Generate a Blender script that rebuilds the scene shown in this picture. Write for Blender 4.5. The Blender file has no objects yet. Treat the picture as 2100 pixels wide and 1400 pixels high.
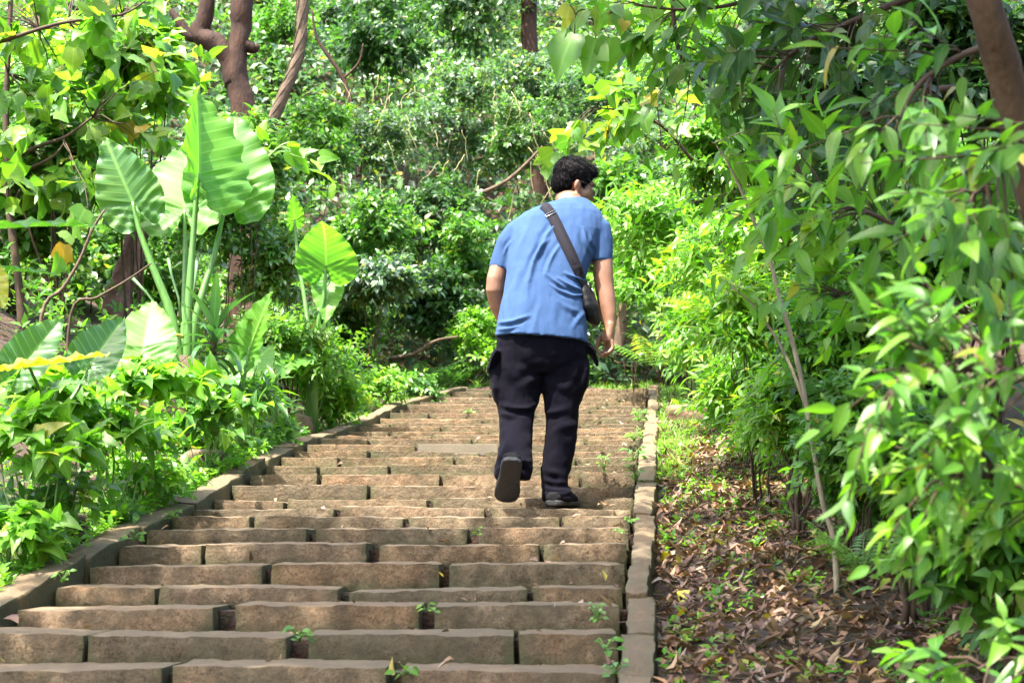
import bpy, bmesh, math, random
import numpy as np
from mathutils import Vector, Matrix, noise
from mathutils.bvhtree import BVHTree

random.seed(7)
RNG = np.random.default_rng(7)
scene = bpy.context.scene
COL = scene.collection

# ------------------------------------------------------------------ camera
F = 3225.0                       # focal length in photograph pixels (2100 wide)
EYE = np.array([0.0, 0.0, 1.5])
TH = math.atan((1195 - 700) / F)  # looking up the slope
cam_d = bpy.data.cameras.new('camera')
cam = bpy.data.objects.new('camera', cam_d)
COL.objects.link(cam)
cam.location = EYE
cam.rotation_euler = (math.pi / 2 + TH, 0, 0)
cam_d.sensor_width = 36.0
cam_d.lens = F / 2100 * 36.0
cam_d.clip_start = 0.05
cam_d.clip_end = 500
cam_d.dof.use_dof = True
cam_d.dof.focus_distance = 8.0
cam_d.dof.aperture_fstop = 5.6
scene.camera = cam

# ------------------------------------------------------------------ light
TO_SUN = Vector((-0.30, -0.30, 0.905)).normalized()
SUN_EL = math.asin(TO_SUN.z)
SUN_AZ = math.atan2(TO_SUN.x, TO_SUN.y)
world = bpy.data.worlds.new('World')
scene.world = world
world.use_nodes = True
wn = world.node_tree
wn.nodes.clear()
w_out = wn.nodes.new('ShaderNodeOutputWorld')
w_bg = wn.nodes.new('ShaderNodeBackground')
w_sky = wn.nodes.new('ShaderNodeTexSky')
w_sky.sky_type = 'NISHITA'
w_sky.sun_disc = False
w_sky.sun_elevation = SUN_EL
w_sky.sun_rotation = SUN_AZ
w_sky.air_density = 1.0
w_sky.dust_density = 4.0
w_bg.inputs['Strength'].default_value = 0.15
wn.links.new(w_sky.outputs[0], w_bg.inputs['Color'])
wn.links.new(w_bg.outputs[0], w_out.inputs['Surface'])
sun_d = bpy.data.lights.new('sun', 'SUN')
sun_d.energy = 3.0
sun_d.angle = math.radians(0.55)
sun_d.color = (1.0, 0.95, 0.86)
sun = bpy.data.objects.new('sun', sun_d)
COL.objects.link(sun)
sun.location = (0, 0, 30)
sun.rotation_euler = TO_SUN.to_track_quat('Z', 'Y').to_euler()

scene.view_settings.view_transform = 'Standard'
scene.view_settings.look = 'None'
scene.view_settings.gamma = 1.0
scene.view_settings.exposure = 2.92
scene.view_settings.use_curve_mapping = False
scene.cycles.max_bounces = 8
scene.cycles.diffuse_bounces = 4
scene.cycles.transmission_bounces = 5
scene.cycles.transparent_max_bounces = 6
scene.cycles.glossy_bounces = 3
scene.cycles.caustics_reflective = False
scene.cycles.caustics_refractive = False
scene.cycles.sample_clamp_indirect = 6.0

# ------------------------------------------------------------------ pixel <-> place
CT, ST = math.cos(TH), math.sin(TH)


def W(px, py, Y):
    """The point at distance Y up the slope that the photograph shows at (px, py)."""
    cx, cy = (px - 1050) / F, (700 - py) / F
    d = np.array([cx, CT - cy * ST, ST + cy * CT])
    return EYE + d * (Y / d[1])


def WV(px, py, Y):
    return Vector(W(px, py, Y))


def to_px(P):
    q = np.asarray(P) - EYE
    dep = q[..., 1] * CT + q[..., 2] * ST
    up = -q[..., 1] * ST + q[..., 2] * CT
    return 1050 + F * q[..., 0] / dep, 700 - F * up / dep


# ------------------------------------------------------------------ object helpers
def props(o, label=None, category=None, group=None, kind=None):
    if label: o['label'] = label
    if category: o['category'] = category
    if group: o['group'] = group
    if kind: o['kind'] = kind
    return o


def empty(name, loc, **kw):
    o = bpy.data.objects.new(name, None)
    o.empty_display_size = 0.1
    COL.objects.link(o)
    o.location = Vector(loc)
    return props(o, **kw)


def link(name, mesh, parent=None, **kw):
    o = bpy.data.objects.new(name, mesh)
    COL.objects.link(o)
    if parent is not None:
        o.parent = parent
        o.matrix_parent_inverse = Matrix.Translation(parent.location).inverted()
    return props(o, **kw)


def np_mesh(name, verts, loops, starts, mat=None, smooth=True, **attrs):
    me = bpy.data.meshes.new(name)
    verts = np.ascontiguousarray(verts, dtype=np.float32)
    me.vertices.add(len(verts))
    me.vertices.foreach_set('co', verts.ravel())
    me.loops.add(len(loops))
    me.loops.foreach_set('vertex_index', np.ascontiguousarray(loops, dtype=np.int32))
    me.polygons.add(len(starts))
    me.polygons.foreach_set('loop_start', np.ascontiguousarray(starts, dtype=np.int32))
    me.update(calc_edges=True)
    for k, a in attrs.items():
        a = np.ascontiguousarray(a, dtype=np.float32)
        if a.ndim == 1:
            at = me.attributes.new(k, 'FLOAT', 'POINT')
            at.data.foreach_set('value', a)
        else:
            at = me.attributes.new(k, 'FLOAT_VECTOR', 'POINT')
            at.data.foreach_set('vector', a.ravel())
    if smooth:
        me.polygons.foreach_set('use_smooth', np.ones(len(starts), dtype=bool))
    if mat is not None:
        me.materials.append(mat)
    return me


class MB:
    """Collects shapes into one mesh."""
    def __init__(s):
        s.v, s.f = [], []

    def add(s, vs, fs):
        n = len(s.v)
        s.v.extend([tuple(map(float, p)) for p in vs])
        s.f.extend([tuple(i + n for i in f) for f in fs])

    def rings(s, rs):
        n = len(rs[0])
        vs = [p for r in rs for p in r]
        fs = []
        for i in range(len(rs) - 1):
            for j in range(n):
                k = (j + 1) % n
                fs.append((i * n + j, i * n + k, (i + 1) * n + k, (i + 1) * n + j))
        fs.append(tuple(reversed(range(n))))
        fs.append(tuple((len(rs) - 1) * n + j for j in range(n)))
        s.add(vs, fs)

    def tube(s, pts, radii, n=8, flat=1.0, side=None):
        pts = [Vector(p) for p in pts]
        rs = []
        ref = None
        for i, p in enumerate(pts):
            a = pts[max(i - 1, 0)]
            b = pts[min(i + 1, len(pts) - 1)]
            t = (b - a).normalized()
            if ref is None:
                ref = Vector(side) if side is not None else (Vector((0, 0, 1)) if abs(t.z) < 0.9 else Vector((1, 0, 0)))
            u = (ref - t * ref.dot(t)).normalized()
            w = t.cross(u)
            ref = u
            r = radii[i] if hasattr(radii, '__len__') else radii
            rs.append([p + u * (math.cos(2 * math.pi * j / n) * r) + w * (math.sin(2 * math.pi * j / n) * r * flat) for j in range(n)])
        s.rings(rs)

    def ellipsoid(s, c, rad, axes=None, nu=16, nv=10):
        c = Vector(c)
        ax = axes or (Vector((1, 0, 0)), Vector((0, 1, 0)), Vector((0, 0, 1)))
        rs = []
        for i in range(1, nv):
            th = math.pi * i / nv
            rs.append([c + ax[0] * (rad[0] * math.sin(th) * math.cos(2 * math.pi * j / nu))
                       + ax[1] * (rad[1] * math.sin(th) * math.sin(2 * math.pi * j / nu))
                       - ax[2] * (rad[2] * math.cos(th)) for j in range(nu)])
        s.rings(rs)

    def box(s, c, half, axes=None):
        c = Vector(c)
        ax = axes or (Vector((1, 0, 0)), Vector((0, 1, 0)), Vector((0, 0, 1)))
        vs = [c + ax[0] * (half[0] * a) + ax[1] * (half[1] * b) + ax[2] * (half[2] * d) for a in (-1, 1) for b in (-1, 1) for d in (-1, 1)]
        s.add(vs, [(0, 1, 3, 2), (4, 6, 7, 5), (0, 4, 5, 1), (2, 3, 7, 6), (0, 2, 6, 4), (1, 5, 7, 3)])

    def mesh(s, name, mat=None, smooth=True):
        me = bpy.data.meshes.new(name)
        me.from_pydata(s.v, [], s.f)
        me.update()
        if smooth:
            me.polygons.foreach_set('use_smooth', np.ones(len(me.polygons), dtype=bool))
        if mat is not None:
            me.materials.append(mat)
        return me

    def build(s, name, mat, parent=None, smooth=True, **kw):
        return link(name, s.mesh(name, mat, smooth), parent, **kw)


def remeshed(mb, name, mat, voxel, smooth=4, factor=0.5):
    """One continuous skin over everything collected in mb."""
    me = mb.mesh('tmp')
    bm = bmesh.new(); bm.from_mesh(me)
    bmesh.ops.recalc_face_normals(bm, faces=bm.faces)
    bm.to_mesh(me); bm.free()
    o = bpy.data.objects.new('tmp', me)
    COL.objects.link(o)
    m = o.modifiers.new('r', 'REMESH'); m.mode = 'VOXEL'; m.voxel_size = voxel
    if smooth:
        m = o.modifiers.new('s', 'SMOOTH'); m.iterations = smooth; m.factor = factor
    dg = bpy.context.evaluated_depsgraph_get()
    dg.update()
    out = bpy.data.meshes.new_from_object(o.evaluated_get(dg))
    bpy.data.objects.remove(o)
    bpy.data.meshes.remove(me)
    out.name = name
    out.materials.clear()
    if mat is not None:
        out.materials.append(mat)
    out.polygons.foreach_set('use_smooth', np.ones(len(out.polygons), dtype=bool))
    return out


def vco(me):
    a = np.empty(len(me.vertices) * 3, dtype=np.float32)
    me.vertices.foreach_get('co', a)
    return a.reshape(-1, 3).astype(np.float64)


def vno(me):
    a = np.empty(len(me.vertices) * 3, dtype=np.float32)
    me.vertex_normals.foreach_get('vector', a)
    return a.reshape(-1, 3).astype(np.float64)


def set_co(me, co):
    me.vertices.foreach_set('co', np.ascontiguousarray(co, dtype=np.float32).ravel())
    me.update()


def hash3(i, j, k, seed=0):
    h = (i * 374761393 + j * 668265263 + k * 2147483647 + seed * 144665) & 0xffffffff
    h = ((h ^ (h >> 13)) * 1274126177) & 0xffffffff
    return ((h ^ (h >> 16)) & 0xffff) / 65535.0


def vnoise(P, scale=1.0, seed=0):
    """Smooth value noise in -1..1 at the points P."""
    Q = np.asarray(P) * scale
    I = np.floor(Q).astype(np.int64)
    f = Q - I
    f = f * f * (3 - 2 * f)
    out = 0
    for a in (0, 1):
        for b in (0, 1):
            for c in (0, 1):
                w = (f[..., 0] if a else 1 - f[..., 0]) * (f[..., 1] if b else 1 - f[..., 1]) * (f[..., 2] if c else 1 - f[..., 2])
                out = out + w * hash3(I[..., 0] + a, I[..., 1] + b, I[..., 2] + c, seed)
    return out * 2 - 1


# ------------------------------------------------------------------ materials
def new_mat(name):
    m = bpy.data.materials.new(name)
    m.use_nodes = True
    nt = m.node_tree
    nt.nodes.clear()
    return m, nt, nt.nodes.new, nt.links.new


def ramp(nt, stops, interp='LINEAR'):
    r = nt.nodes.new('ShaderNodeValToRGB')
    r.color_ramp.interpolation = interp
    els = r.color_ramp.elements
    while len(els) < len(stops):
        els.new(0.5)
    for e, (p, c) in zip(els, stops):
        e.position = p
        e.color = (*c, 1)
    return r


def math_n(nt, op, a, b=None, clamp=False):
    n = nt.nodes.new('ShaderNodeMath')
    n.operation = op
    n.use_clamp = clamp
    for i, x in enumerate((a, b)):
        if x is None: continue
        if isinstance(x, (int, float)): n.inputs[i].default_value = x
        else: nt.links.new(x, n.inputs[i])
    return n.outputs[0]


def mix_c(nt, fac, a, b, mode='MIX'):
    n = nt.nodes.new('ShaderNodeMix')
    n.data_type = 'RGBA'
    n.blend_type = mode
    for s, x in ((n.inputs[0], fac), (n.inputs[6], a), (n.inputs[7], b)):
        if isinstance(x, (int, float)): s.default_value = x
        elif isinstance(x, tuple): s.default_value = (*x, 1)
        else: nt.links.new(x, s)
    return n.outputs[2]


def leaf_mat(name, stops, rough=0.38, tmix=0.38, tcol=(0.85, 1.0, 0.4), tgain=1.9, veins=None, under=0.35, spec=0.5, rib=0.35):
    """Two-sided leaf: glossy upper side, paler underside, light passing through."""
    m, nt, N, L = new_mat(name)
    out = N('ShaderNodeOutputMaterial')
    at = N('ShaderNodeAttribute'); at.attribute_name = 'rnd'
    oi = N('ShaderNodeObjectInfo')
    f = math_n(nt, 'FRACT', math_n(nt, 'ADD', at.outputs['Fac'], oi.outputs['Random']))
    base = ramp(nt, stops)
    L(f, base.inputs[0])
    col = base.outputs[0]
    uv = N('ShaderNodeAttribute'); uv.attribute_name = 'luv'
    sep = N('ShaderNodeSeparateXYZ'); L(uv.outputs['Vector'], sep.inputs[0])
    ax = math_n(nt, 'ABSOLUTE', sep.outputs[0])
    geo = N('ShaderNodeNewGeometry')
    nz = N('ShaderNodeTexNoise'); nz.inputs['Scale'].default_value = 28; nz.inputs['Detail'].default_value = 2
    L(geo.outputs['Position'], nz.inputs['Vector'])
    col = mix_c(nt, math_n(nt, 'MULTIPLY', nz.outputs['Fac'], 0.35), col, mix_c(nt, 1.0, col, (0.55, 0.72, 0.5), 'MULTIPLY'))
    # blemishes: small brown spots and yellowing patches
    nb = N('ShaderNodeTexNoise'); nb.inputs['Scale'].default_value = 55; nb.inputs['Detail'].default_value = 3
    L(geo.outputs['Position'], nb.inputs['Vector'])
    rb = ramp(nt, [(0.68, (0, 0, 0)), (0.73, (1, 1, 1))]); L(nb.outputs['Fac'], rb.inputs[0])
    col = mix_c(nt, math_n(nt, 'MULTIPLY', rb.outputs[0], 0.8), col, (0.13, 0.08, 0.025))
    n5 = N('ShaderNodeTexNoise'); n5.inputs['Scale'].default_value = 5; n5.inputs['Detail'].default_value = 2
    L(geo.outputs['Position'], n5.inputs['Vector'])
    r5 = ramp(nt, [(0.35, (0.72, 0.84, 1.1)), (0.65, (1.15, 1.06, 0.8))]); L(n5.outputs['Fac'], r5.inputs[0])
    col = mix_c(nt, 0.8, col, r5.outputs[0], 'MULTIPLY')
    # midrib
    ribm = math_n(nt, 'SUBTRACT', 1.0, math_n(nt, 'MULTIPLY', ax, 9.0 if veins is None else 30.0), clamp=True)
    vein = ribm
    if veins is not None:
        # side veins run from the midrib (or, in the lobes, from the stalk) to the edge
        y0 = math_n(nt, 'SUBTRACT', sep.outputs[1], math_n(nt, 'MULTIPLY', ax, veins[1]))
        fr = math_n(nt, 'ABSOLUTE', math_n(nt, 'SUBTRACT', math_n(nt, 'FRACT', math_n(nt, 'MULTIPLY', y0, veins[0])), 0.5))
        sv = math_n(nt, 'SUBTRACT', 1.0, math_n(nt, 'MULTIPLY', math_n(nt, 'SUBTRACT', 0.5, fr), 11.0), clamp=True)
        vein = math_n(nt, 'MAXIMUM', ribm, math_n(nt, 'MULTIPLY', sv, 0.75))
    pale = mix_c(nt, 1.0, mix_c(nt, 0.5, col, (0.22, 0.32, 0.10)), (1.5, 1.5, 1.5), 'MULTIPLY')
    col = mix_c(nt, math_n(nt, 'MULTIPLY', vein, rib if veins is None else 0.75), col, pale)
    colu = mix_c(nt, under, col, (0.13, 0.19, 0.09))
    col2 = mix_c(nt, geo.outputs['Backfacing'], col, colu)
    p = N('ShaderNodeBsdfPrincipled')
    L(col2, p.inputs['Base Color'])
    rgh = math_n(nt, 'ADD', math_n(nt, 'MULTIPLY', geo.outputs['Backfacing'], 0.25), rough)
    L(rgh, p.inputs['Roughness'])
    p.inputs['Specular IOR Level'].default_value = spec
    t = N('ShaderNodeBsdfTranslucent')
    tc = mix_c(nt, 1.0, mix_c(nt, 1.0, col, tcol, 'MULTIPLY'), (tgain, tgain, tgain), 'MULTIPLY')
    L(tc, t.inputs['Color'])
    mx = N('ShaderNodeMixShader'); mx.inputs[0].default_value = tmix
    L(p.outputs[0], mx.inputs[1]); L(t.outputs[0], mx.inputs[2])
    L(mx.outputs[0], out.inputs['Surface'])
    return m


def simple_mat(name, col, rough=0.6, spec=0.5, var=0.25, scale=12.0, bump=0.0, bscale=60.0, sheen=0.0, metallic=0.0, stretch=(1, 1, 1), dark=None):
    m, nt, N, L = new_mat(name)
    out = N('ShaderNodeOutputMaterial')
    p = N('ShaderNodeBsdfPrincipled')
    tc = N('ShaderNodeTexCoord')
    mp = N('ShaderNodeMapping'); mp.inputs['Scale'].default_value = stretch
    L(tc.outputs['Object'], mp.inputs[0])
    nz = N('ShaderNodeTexNoise'); nz.inputs['Scale'].default_value = scale; nz.inputs['Detail'].default_value = 6
    nz.inputs['Roughness'].default_value = 0.65
    L(mp.outputs[0], nz.inputs['Vector'])
    c1 = dark or tuple(x * (1 - var) for x in col)
    c2 = tuple(min(1, x * (1 + var)) for x in col)
    r = ramp(nt, [(0.32, c1), (0.68, c2)])
    L(nz.outputs['Fac'], r.inputs[0])
    L(r.outputs[0], p.inputs['Base Color'])
    p.inputs['Roughness'].default_value = rough
    p.inputs['Specular IOR Level'].default_value = spec
    p.inputs['Metallic'].default_value = metallic
    if sheen:
        p.inputs['Sheen Weight'].default_value = sheen
    if bump:
        n2 = N('ShaderNodeTexNoise'); n2.inputs['Scale'].default_value = bscale; n2.inputs['Detail'].default_value = 5
        L(mp.outputs[0], n2.inputs['Vector'])
        b = N('ShaderNodeBump'); b.inputs['Strength'].default_value = bump; b.inputs['Distance'].default_value = 0.01
        L(n2.outputs['Fac'], b.inputs['Height']); L(b.outputs[0], p.inputs['Normal'])
    L(p.outputs[0], out.inputs['Surface'])
    return m


def stone_mat(name, tint=(1, 1, 1), moss=0.55):
    m, nt, N, L = new_mat(name)
    out = N('ShaderNodeOutputMaterial')
    p = N('ShaderNodeBsdfPrincipled')
    geo = N('ShaderNodeNewGeometry')
    oi = N('ShaderNodeObjectInfo')

    def nz(scale, det=6, rough=0.6):
        n = N('ShaderNodeTexNoise'); n.inputs['Scale'].default_value = scale; n.inputs['Detail'].default_value = det
        n.inputs['Roughness'].default_value = rough
        L(geo.outputs['Position'], n.inputs['Vector'])
        return n.outputs['Fac']
    a = ramp(nt, [(0.30, (0.035, 0.024, 0.014)), (0.43, (0.095, 0.064, 0.038)), (0.55, (0.16, 0.114, 0.073)), (0.66, (0.225, 0.168, 0.115)), (0.8, (0.34, 0.27, 0.20))])
    L(nz(13, 10, 0.78), a.inputs[0])
    col = a.outputs[0]
    # rusty blotches and mineral speckle
    b = ramp(nt, [(0.52, (0, 0, 0)), (0.68, (1, 1, 1))])
    L(nz(3.1, 5), b.inputs[0])
    col = mix_c(nt, math_n(nt, 'MULTIPLY', b.outputs[0], 0.35), col, (0.22, 0.13, 0.07))
    sp = ramp(nt, [(0.36, (0.35, 0.35, 0.35)), (0.47, (1, 1, 1)), (0.6, (1, 1, 1)), (0.72, (1.5, 1.45, 1.4))])
    L(nz(110, 3, 0.7), sp.inputs[0])
    col = mix_c(nt, 0.8, col, sp.outputs[0], 'MULTIPLY')
    # each stone its own shade
    sh = ramp(nt, [(0.0, (0.62, 0.62, 0.60)), (0.2, (0.85, 0.88, 0.84)), (0.4, (1.0, 0.96, 0.92)), (0.6, (1.12, 1.0, 0.88)), (0.8, (0.9, 0.86, 0.86)), (1.0, (1.3, 1.2, 1.12))])
    L(oi.outputs['Random'], sh.inputs[0])
    col = mix_c(nt, 1.0, col, sh.outputs[0], 'MULTIPLY')
    col = mix_c(nt, 1.0, col, tint, 'MULTIPLY')
    # dark algae film in patches, moss towards undersides and joints
    al = ramp(nt, [(0.44, (0, 0, 0)), (0.58, (1, 1, 1))])
    L(nz(5.3, 7, 0.7), al.inputs[0])
    col = mix_c(nt, math_n(nt, 'MULTIPLY', al.outputs[0], moss * 0.8), col, (0.07, 0.058, 0.032))
    wm = N('ShaderNodeAttribute'); wm.attribute_name = 'low'
    mm = math_n(nt, 'MULTIPLY', wm.outputs['Fac'], math_n(nt, 'MULTIPLY', nz(14, 6), 3.0 * moss), clamp=True)
    col = mix_c(nt, mm, col, (0.055, 0.065, 0.022))
    L(col, p.inputs['Base Color'])
    p.inputs['Roughness'].default_value = 0.82
    p.inputs['Specular IOR Level'].default_value = 0.35
    # faces turned upward: mixed towards a paler brown
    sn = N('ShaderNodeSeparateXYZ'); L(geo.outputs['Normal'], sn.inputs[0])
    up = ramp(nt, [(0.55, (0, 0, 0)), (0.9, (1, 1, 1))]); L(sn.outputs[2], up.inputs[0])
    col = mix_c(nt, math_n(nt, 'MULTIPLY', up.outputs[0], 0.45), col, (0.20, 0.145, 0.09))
    L(col, p.inputs['Base Color'])
    bm1 = N('ShaderNodeBump'); bm1.inputs['Strength'].default_value = 1.0; bm1.inputs['Distance'].default_value = 0.02
    L(nz(32, 9, 0.72), bm1.inputs['Height'])
    L(bm1.outputs[0], p.inputs['Normal'])
    L(p.outputs[0], out.inputs['Surface'])
    return m


def soil_mat(name):
    m, nt, N, L = new_mat(name)
    out = N('ShaderNodeOutputMaterial')
    p = N('ShaderNodeBsdfPrincipled')
    geo = N('ShaderNodeNewGeometry')

    def nz(scale, det=8, rough=0.65):
        n = N('ShaderNodeTexNoise'); n.inputs['Scale'].default_value = scale; n.inputs['Detail'].default_value = det
        n.inputs['Roughness'].default_value = rough
        L(geo.outputs['Position'], n.inputs['Vector'])
        return n.outputs['Fac']
    a = ramp(nt, [(0.3, (0.03, 0.015, 0.009)), (0.5, (0.075, 0.038, 0.022)), (0.7, (0.13, 0.07, 0.042))])
    L(nz(16), a.inputs[0])
    v = N('ShaderNodeTexVoronoi'); v.inputs['Scale'].default_value = 26
    L(geo.outputs['Position'], v.inputs['Vector'])
    col = mix_c(nt, 0.5, a.outputs[0], mix_c(nt, 1.0, a.outputs[0], v.outputs['Color'], 'MULTIPLY'))
    g = ramp(nt, [(0.5, (0, 0, 0)), (0.66, (1, 1, 1))])
    L(nz(1.7, 5), g.inputs[0])
    col = mix_c(nt, math_n(nt, 'MULTIPLY', g.outputs[0], 0.5), col, (0.035, 0.05, 0.014))
    L(col, p.inputs['Base Color'])
    p.inputs['Roughness'].default_value = 0.9
    b = N('ShaderNodeBump'); b.inputs['Strength'].default_value = 1.0; b.inputs['Distance'].default_value = 0.03
    L(nz(42), b.inputs['Height']); L(b.outputs[0], p.inputs['Normal'])
    L(p.outputs[0], out.inputs['Surface'])
    return m


M_STONE = stone_mat('stair_stone', (1.12, 1.10, 1.02), 0.7)
M_KERB = stone_mat('kerb_granite', (1.0, 0.84, 0.66), 0.8)
M_ROCK = stone_mat('boulder_stone', (0.8, 0.72, 0.6), 0.9)
M_SOIL = soil_mat('forest_soil')
M_CEMENT = simple_mat('plain_cement', (0.12, 0.10, 0.07), 0.8, 0.3, 0.14, 6, 0.3, 90)

G = {}
G['mid'] = leaf_mat('leaf_mid', [(0.0, (0.04, 0.12, 0.015)), (0.35, (0.065, 0.175, 0.017)), (0.7, (0.10, 0.225, 0.02)), (0.97, (0.14, 0.265, 0.025)), (1.0, (0.30, 0.23, 0.03))], 0.42, 0.45, spec=0.4)
G['cool'] = leaf_mat('leaf_cool', [(0.0, (0.032, 0.085, 0.03)), (0.4, (0.053, 0.13, 0.037)), (0.75, (0.078, 0.17, 0.037)), (0.97, (0.115, 0.225, 0.037)), (1.0, (0.32, 0.24, 0.03))], 0.42, 0.4, spec=0.7)
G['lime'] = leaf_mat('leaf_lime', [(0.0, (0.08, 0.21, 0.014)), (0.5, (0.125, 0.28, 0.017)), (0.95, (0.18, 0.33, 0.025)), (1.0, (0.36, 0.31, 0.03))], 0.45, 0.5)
G['blue'] = leaf_mat('leaf_glossy', [(0.0, (0.028, 0.07, 0.034)), (0.4, (0.048, 0.107, 0.045)), (0.75, (0.07, 0.145, 0.045)), (0.96, (0.105, 0.20, 0.045)), (1.0, (0.34, 0.25, 0.03))], 0.42, 0.42, spec=0.8)
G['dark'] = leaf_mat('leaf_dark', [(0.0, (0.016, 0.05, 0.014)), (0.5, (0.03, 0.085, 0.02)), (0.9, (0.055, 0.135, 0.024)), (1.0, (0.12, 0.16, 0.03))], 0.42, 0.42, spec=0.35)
G['olive'] = leaf_mat('leaf_olive', [(0.0, (0.08, 0.20, 0.02)), (0.6, (0.13, 0.25, 0.022)), (0.93, (0.20, 0.28, 0.03)), (0.97, (0.30, 0.26, 0.03)), (1.0, (0.45, 0.24, 0.02))], 0.42, 0.5)
G['pale'] = leaf_mat('leaf_pale', [(0.0, (0.07, 0.18, 0.03)), (0.5, (0.11, 0.24, 0.045)), (0.9, (0.16, 0.29, 0.06)), (1.0, (0.35, 0.30, 0.05))], 0.3, 0.4, spec=0.8)
G['fern'] = leaf_mat('leaf_fern', [(0.0, (0.04, 0.12, 0.02)), (0.5, (0.07, 0.17, 0.025)), (1.0, (0.12, 0.22, 0.03))], 0.45, 0.4)
G['fernlime'] = leaf_mat('leaf_fern_lime', [(0.0, (0.15, 0.24, 0.015)), (1.0, (0.22, 0.30, 0.02))], 0.5, 0.5)
G['taro'] = leaf_mat('leaf_taro', [(0.0, (0.08, 0.22, 0.025)), (0.5, (0.10, 0.26, 0.03)), (1.0, (0.115, 0.28, 0.03))], 0.5, 0.5, veins=(9.0, 0.55), under=0.25, spec=0.4, tgain=1.8)
G['taroblue'] = leaf_mat('leaf_taro_waxy', [(0.0, (0.065, 0.155, 0.045)), (1.0, (0.085, 0.19, 0.05))], 0.33, 0.35, veins=(8.0, 0.5), under=0.25, spec=0.3)
G['tarogold'] = leaf_mat('leaf_taro_yellow', [(0.0, (0.30, 0.30, 0.02)), (1.0, (0.40, 0.34, 0.025))], 0.4, 0.4, veins=(9.0, 0.5))
G['yellow'] = leaf_mat('leaf_yellow', [(0.0, (0.50, 0.30, 0.015)), (0.5, (0.55, 0.38, 0.03)), (1.0, (0.48, 0.42, 0.05))], 0.5, 0.35, tgain=1.2)
G['litter'] = leaf_mat('leaf_litter', [(0.0, (0.07, 0.03, 0.018)), (0.3, (0.14, 0.062, 0.038)), (0.6, (0.22, 0.11, 0.066)), (0.85, (0.31, 0.18, 0.115)), (0.96, (0.32, 0.22, 0.14)), (0.99, (0.42, 0.32, 0.06)), (1.0, (0.24, 0.28, 0.05))], 0.6, 0.15, tgain=1.2, under=0.1)
G['strap'] = leaf_mat('leaf_strap', [(0.0, (0.03, 0.09, 0.03)), (1.0, (0.055, 0.14, 0.035))], 0.22, 0.25, spec=0.8)
G['grass'] = leaf_mat('grass_blade', [(0.0, (0.09, 0.21, 0.02)), (0.7, (0.15, 0.29, 0.03)), (1.0, (0.30, 0.28, 0.08))], 0.45, 0.4)

M_BARK = simple_mat('bark_dark', (0.030, 0.0125, 0.006), 0.85, 0.3, 0.55, 14, 1.0, 45, stretch=(1, 1, 0.35))
M_BARKL = simple_mat('bark_tan', (0.085, 0.056, 0.034), 0.8, 0.3, 0.45, 18, 0.9, 60, stretch=(1, 1, 0.4))
M_BARKP = simple_mat('bark_pale', (0.20, 0.165, 0.10), 0.7, 0.4, 0.35, 25, 0.6, 70, stretch=(1, 1, 0.4))
M_TWIG = simple_mat('twig_brown', (0.055, 0.033, 0.018), 0.75, 0.3, 0.4, 20)
M_STEMG = simple_mat('stem_green', (0.10, 0.20, 0.035), 0.45, 0.5, 0.25, 10)
M_STALK = simple_mat('stalk_green', (0.075, 0.18, 0.03), 0.4, 0.5, 0.25, 8, stretch=(6, 6, 0.6))
M_STALKY = simple_mat('stalk_yellowed', (0.45, 0.30, 0.04), 0.5, 0.4, 0.3, 12)
M_VINE = simple_mat('vine_dry', (0.30, 0.26, 0.12), 0.7, 0.3, 0.3, 10)

# ------------------------------------------------------------------ the stairway's profile, read from the photograph
STEP_PY = [1368, 1300, 1240, 1203, 1155, 1115, 1083, 1058, 1038, 1021, 991, 969, 950, 933, 922, 910, 899, 891, 882, 874, 865, 855, 846, 836, 828, 821, 813, 802, 795]
STEP_Y = [4.84 + 0.333 * k if k <= 15 else 9.835 + 0.42 * (k - 15) for k in range(29)]
STEP_Z = [W(1100, p, y)[2] for p, y in zip(STEP_PY, STEP_Y)]
for _ in range(5):               # the flight goes on below the frame
    STEP_Y.insert(0, STEP_Y[0] - 0.333); STEP_Z.insert(0, STEP_Z[0] - 0.086)
K0 = 5
LAST = len(STEP_Y) - 1


def x_left(y): return -1.72 + 0.098 * (y - 5.5) + np.clip(np.asarray(y) - 13.8, 0, 2) * 0.2
def x_right(y): return 0.384 + 0.097 * (y - 5.5)


KW_L, KW_R = 0.14, 0.105
_ny = np.array([-30.0] + STEP_Y + [17.4, 20.0, 26.0, 40.0, 90.0])
_zt = STEP_Z[-1]
_nz = np.array([STEP_Z[0] - (STEP_Y[0] + 30) * 0.2] + STEP_Z + [_zt + 0.22, _zt + 1.9, _zt + 7.2, _zt + 18.0, _zt + 45.0])


def nose(y): return np.interp(y, _ny, _nz)


def ground_z(x, y):
    x = np.asarray(x, dtype=float); y = np.asarray(y, dtype=float)
    zn = nose(y)
    sr = x - (x_right(y) + KW_R)
    sl = (x_left(y) - KW_L) - x
    w = np.clip((y - 8.0) / 6.0, 0, 1)
    flat = 0.95 - 0.7 * w
    br = -0.045 + 0.06 * np.clip(sr, 0, 5) + 0.62 * np.clip(sr - flat, 0, 6)
    bl = -0.05 + 0.05 * np.clip(sl, 0, 5) + 0.36 * np.clip(sl - 0.35, 0, 5)
    on = (sr < 0) & (sl < 0) & (y < STEP_Y[-1] + 0.3)
    z = zn + np.where(sr > 0, br, 0) + np.where(sl > 0, bl, 0)
    z = np.where(on, zn - 0.17, z)
    P = np.stack([x, y, np.zeros_like(x)], -1)
    rough = 0.035 * vnoise(P, 1.9, 3) + 0.018 * vnoise(P, 6.0, 5)
    far = np.clip((np.abs(x) + np.maximum(y - 16, 0) - 2) / 6, 0, 1)
    rough = rough + far * 0.25 * vnoise(P, 0.45, 9)
    return z + np.where(on, 0, rough)


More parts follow.
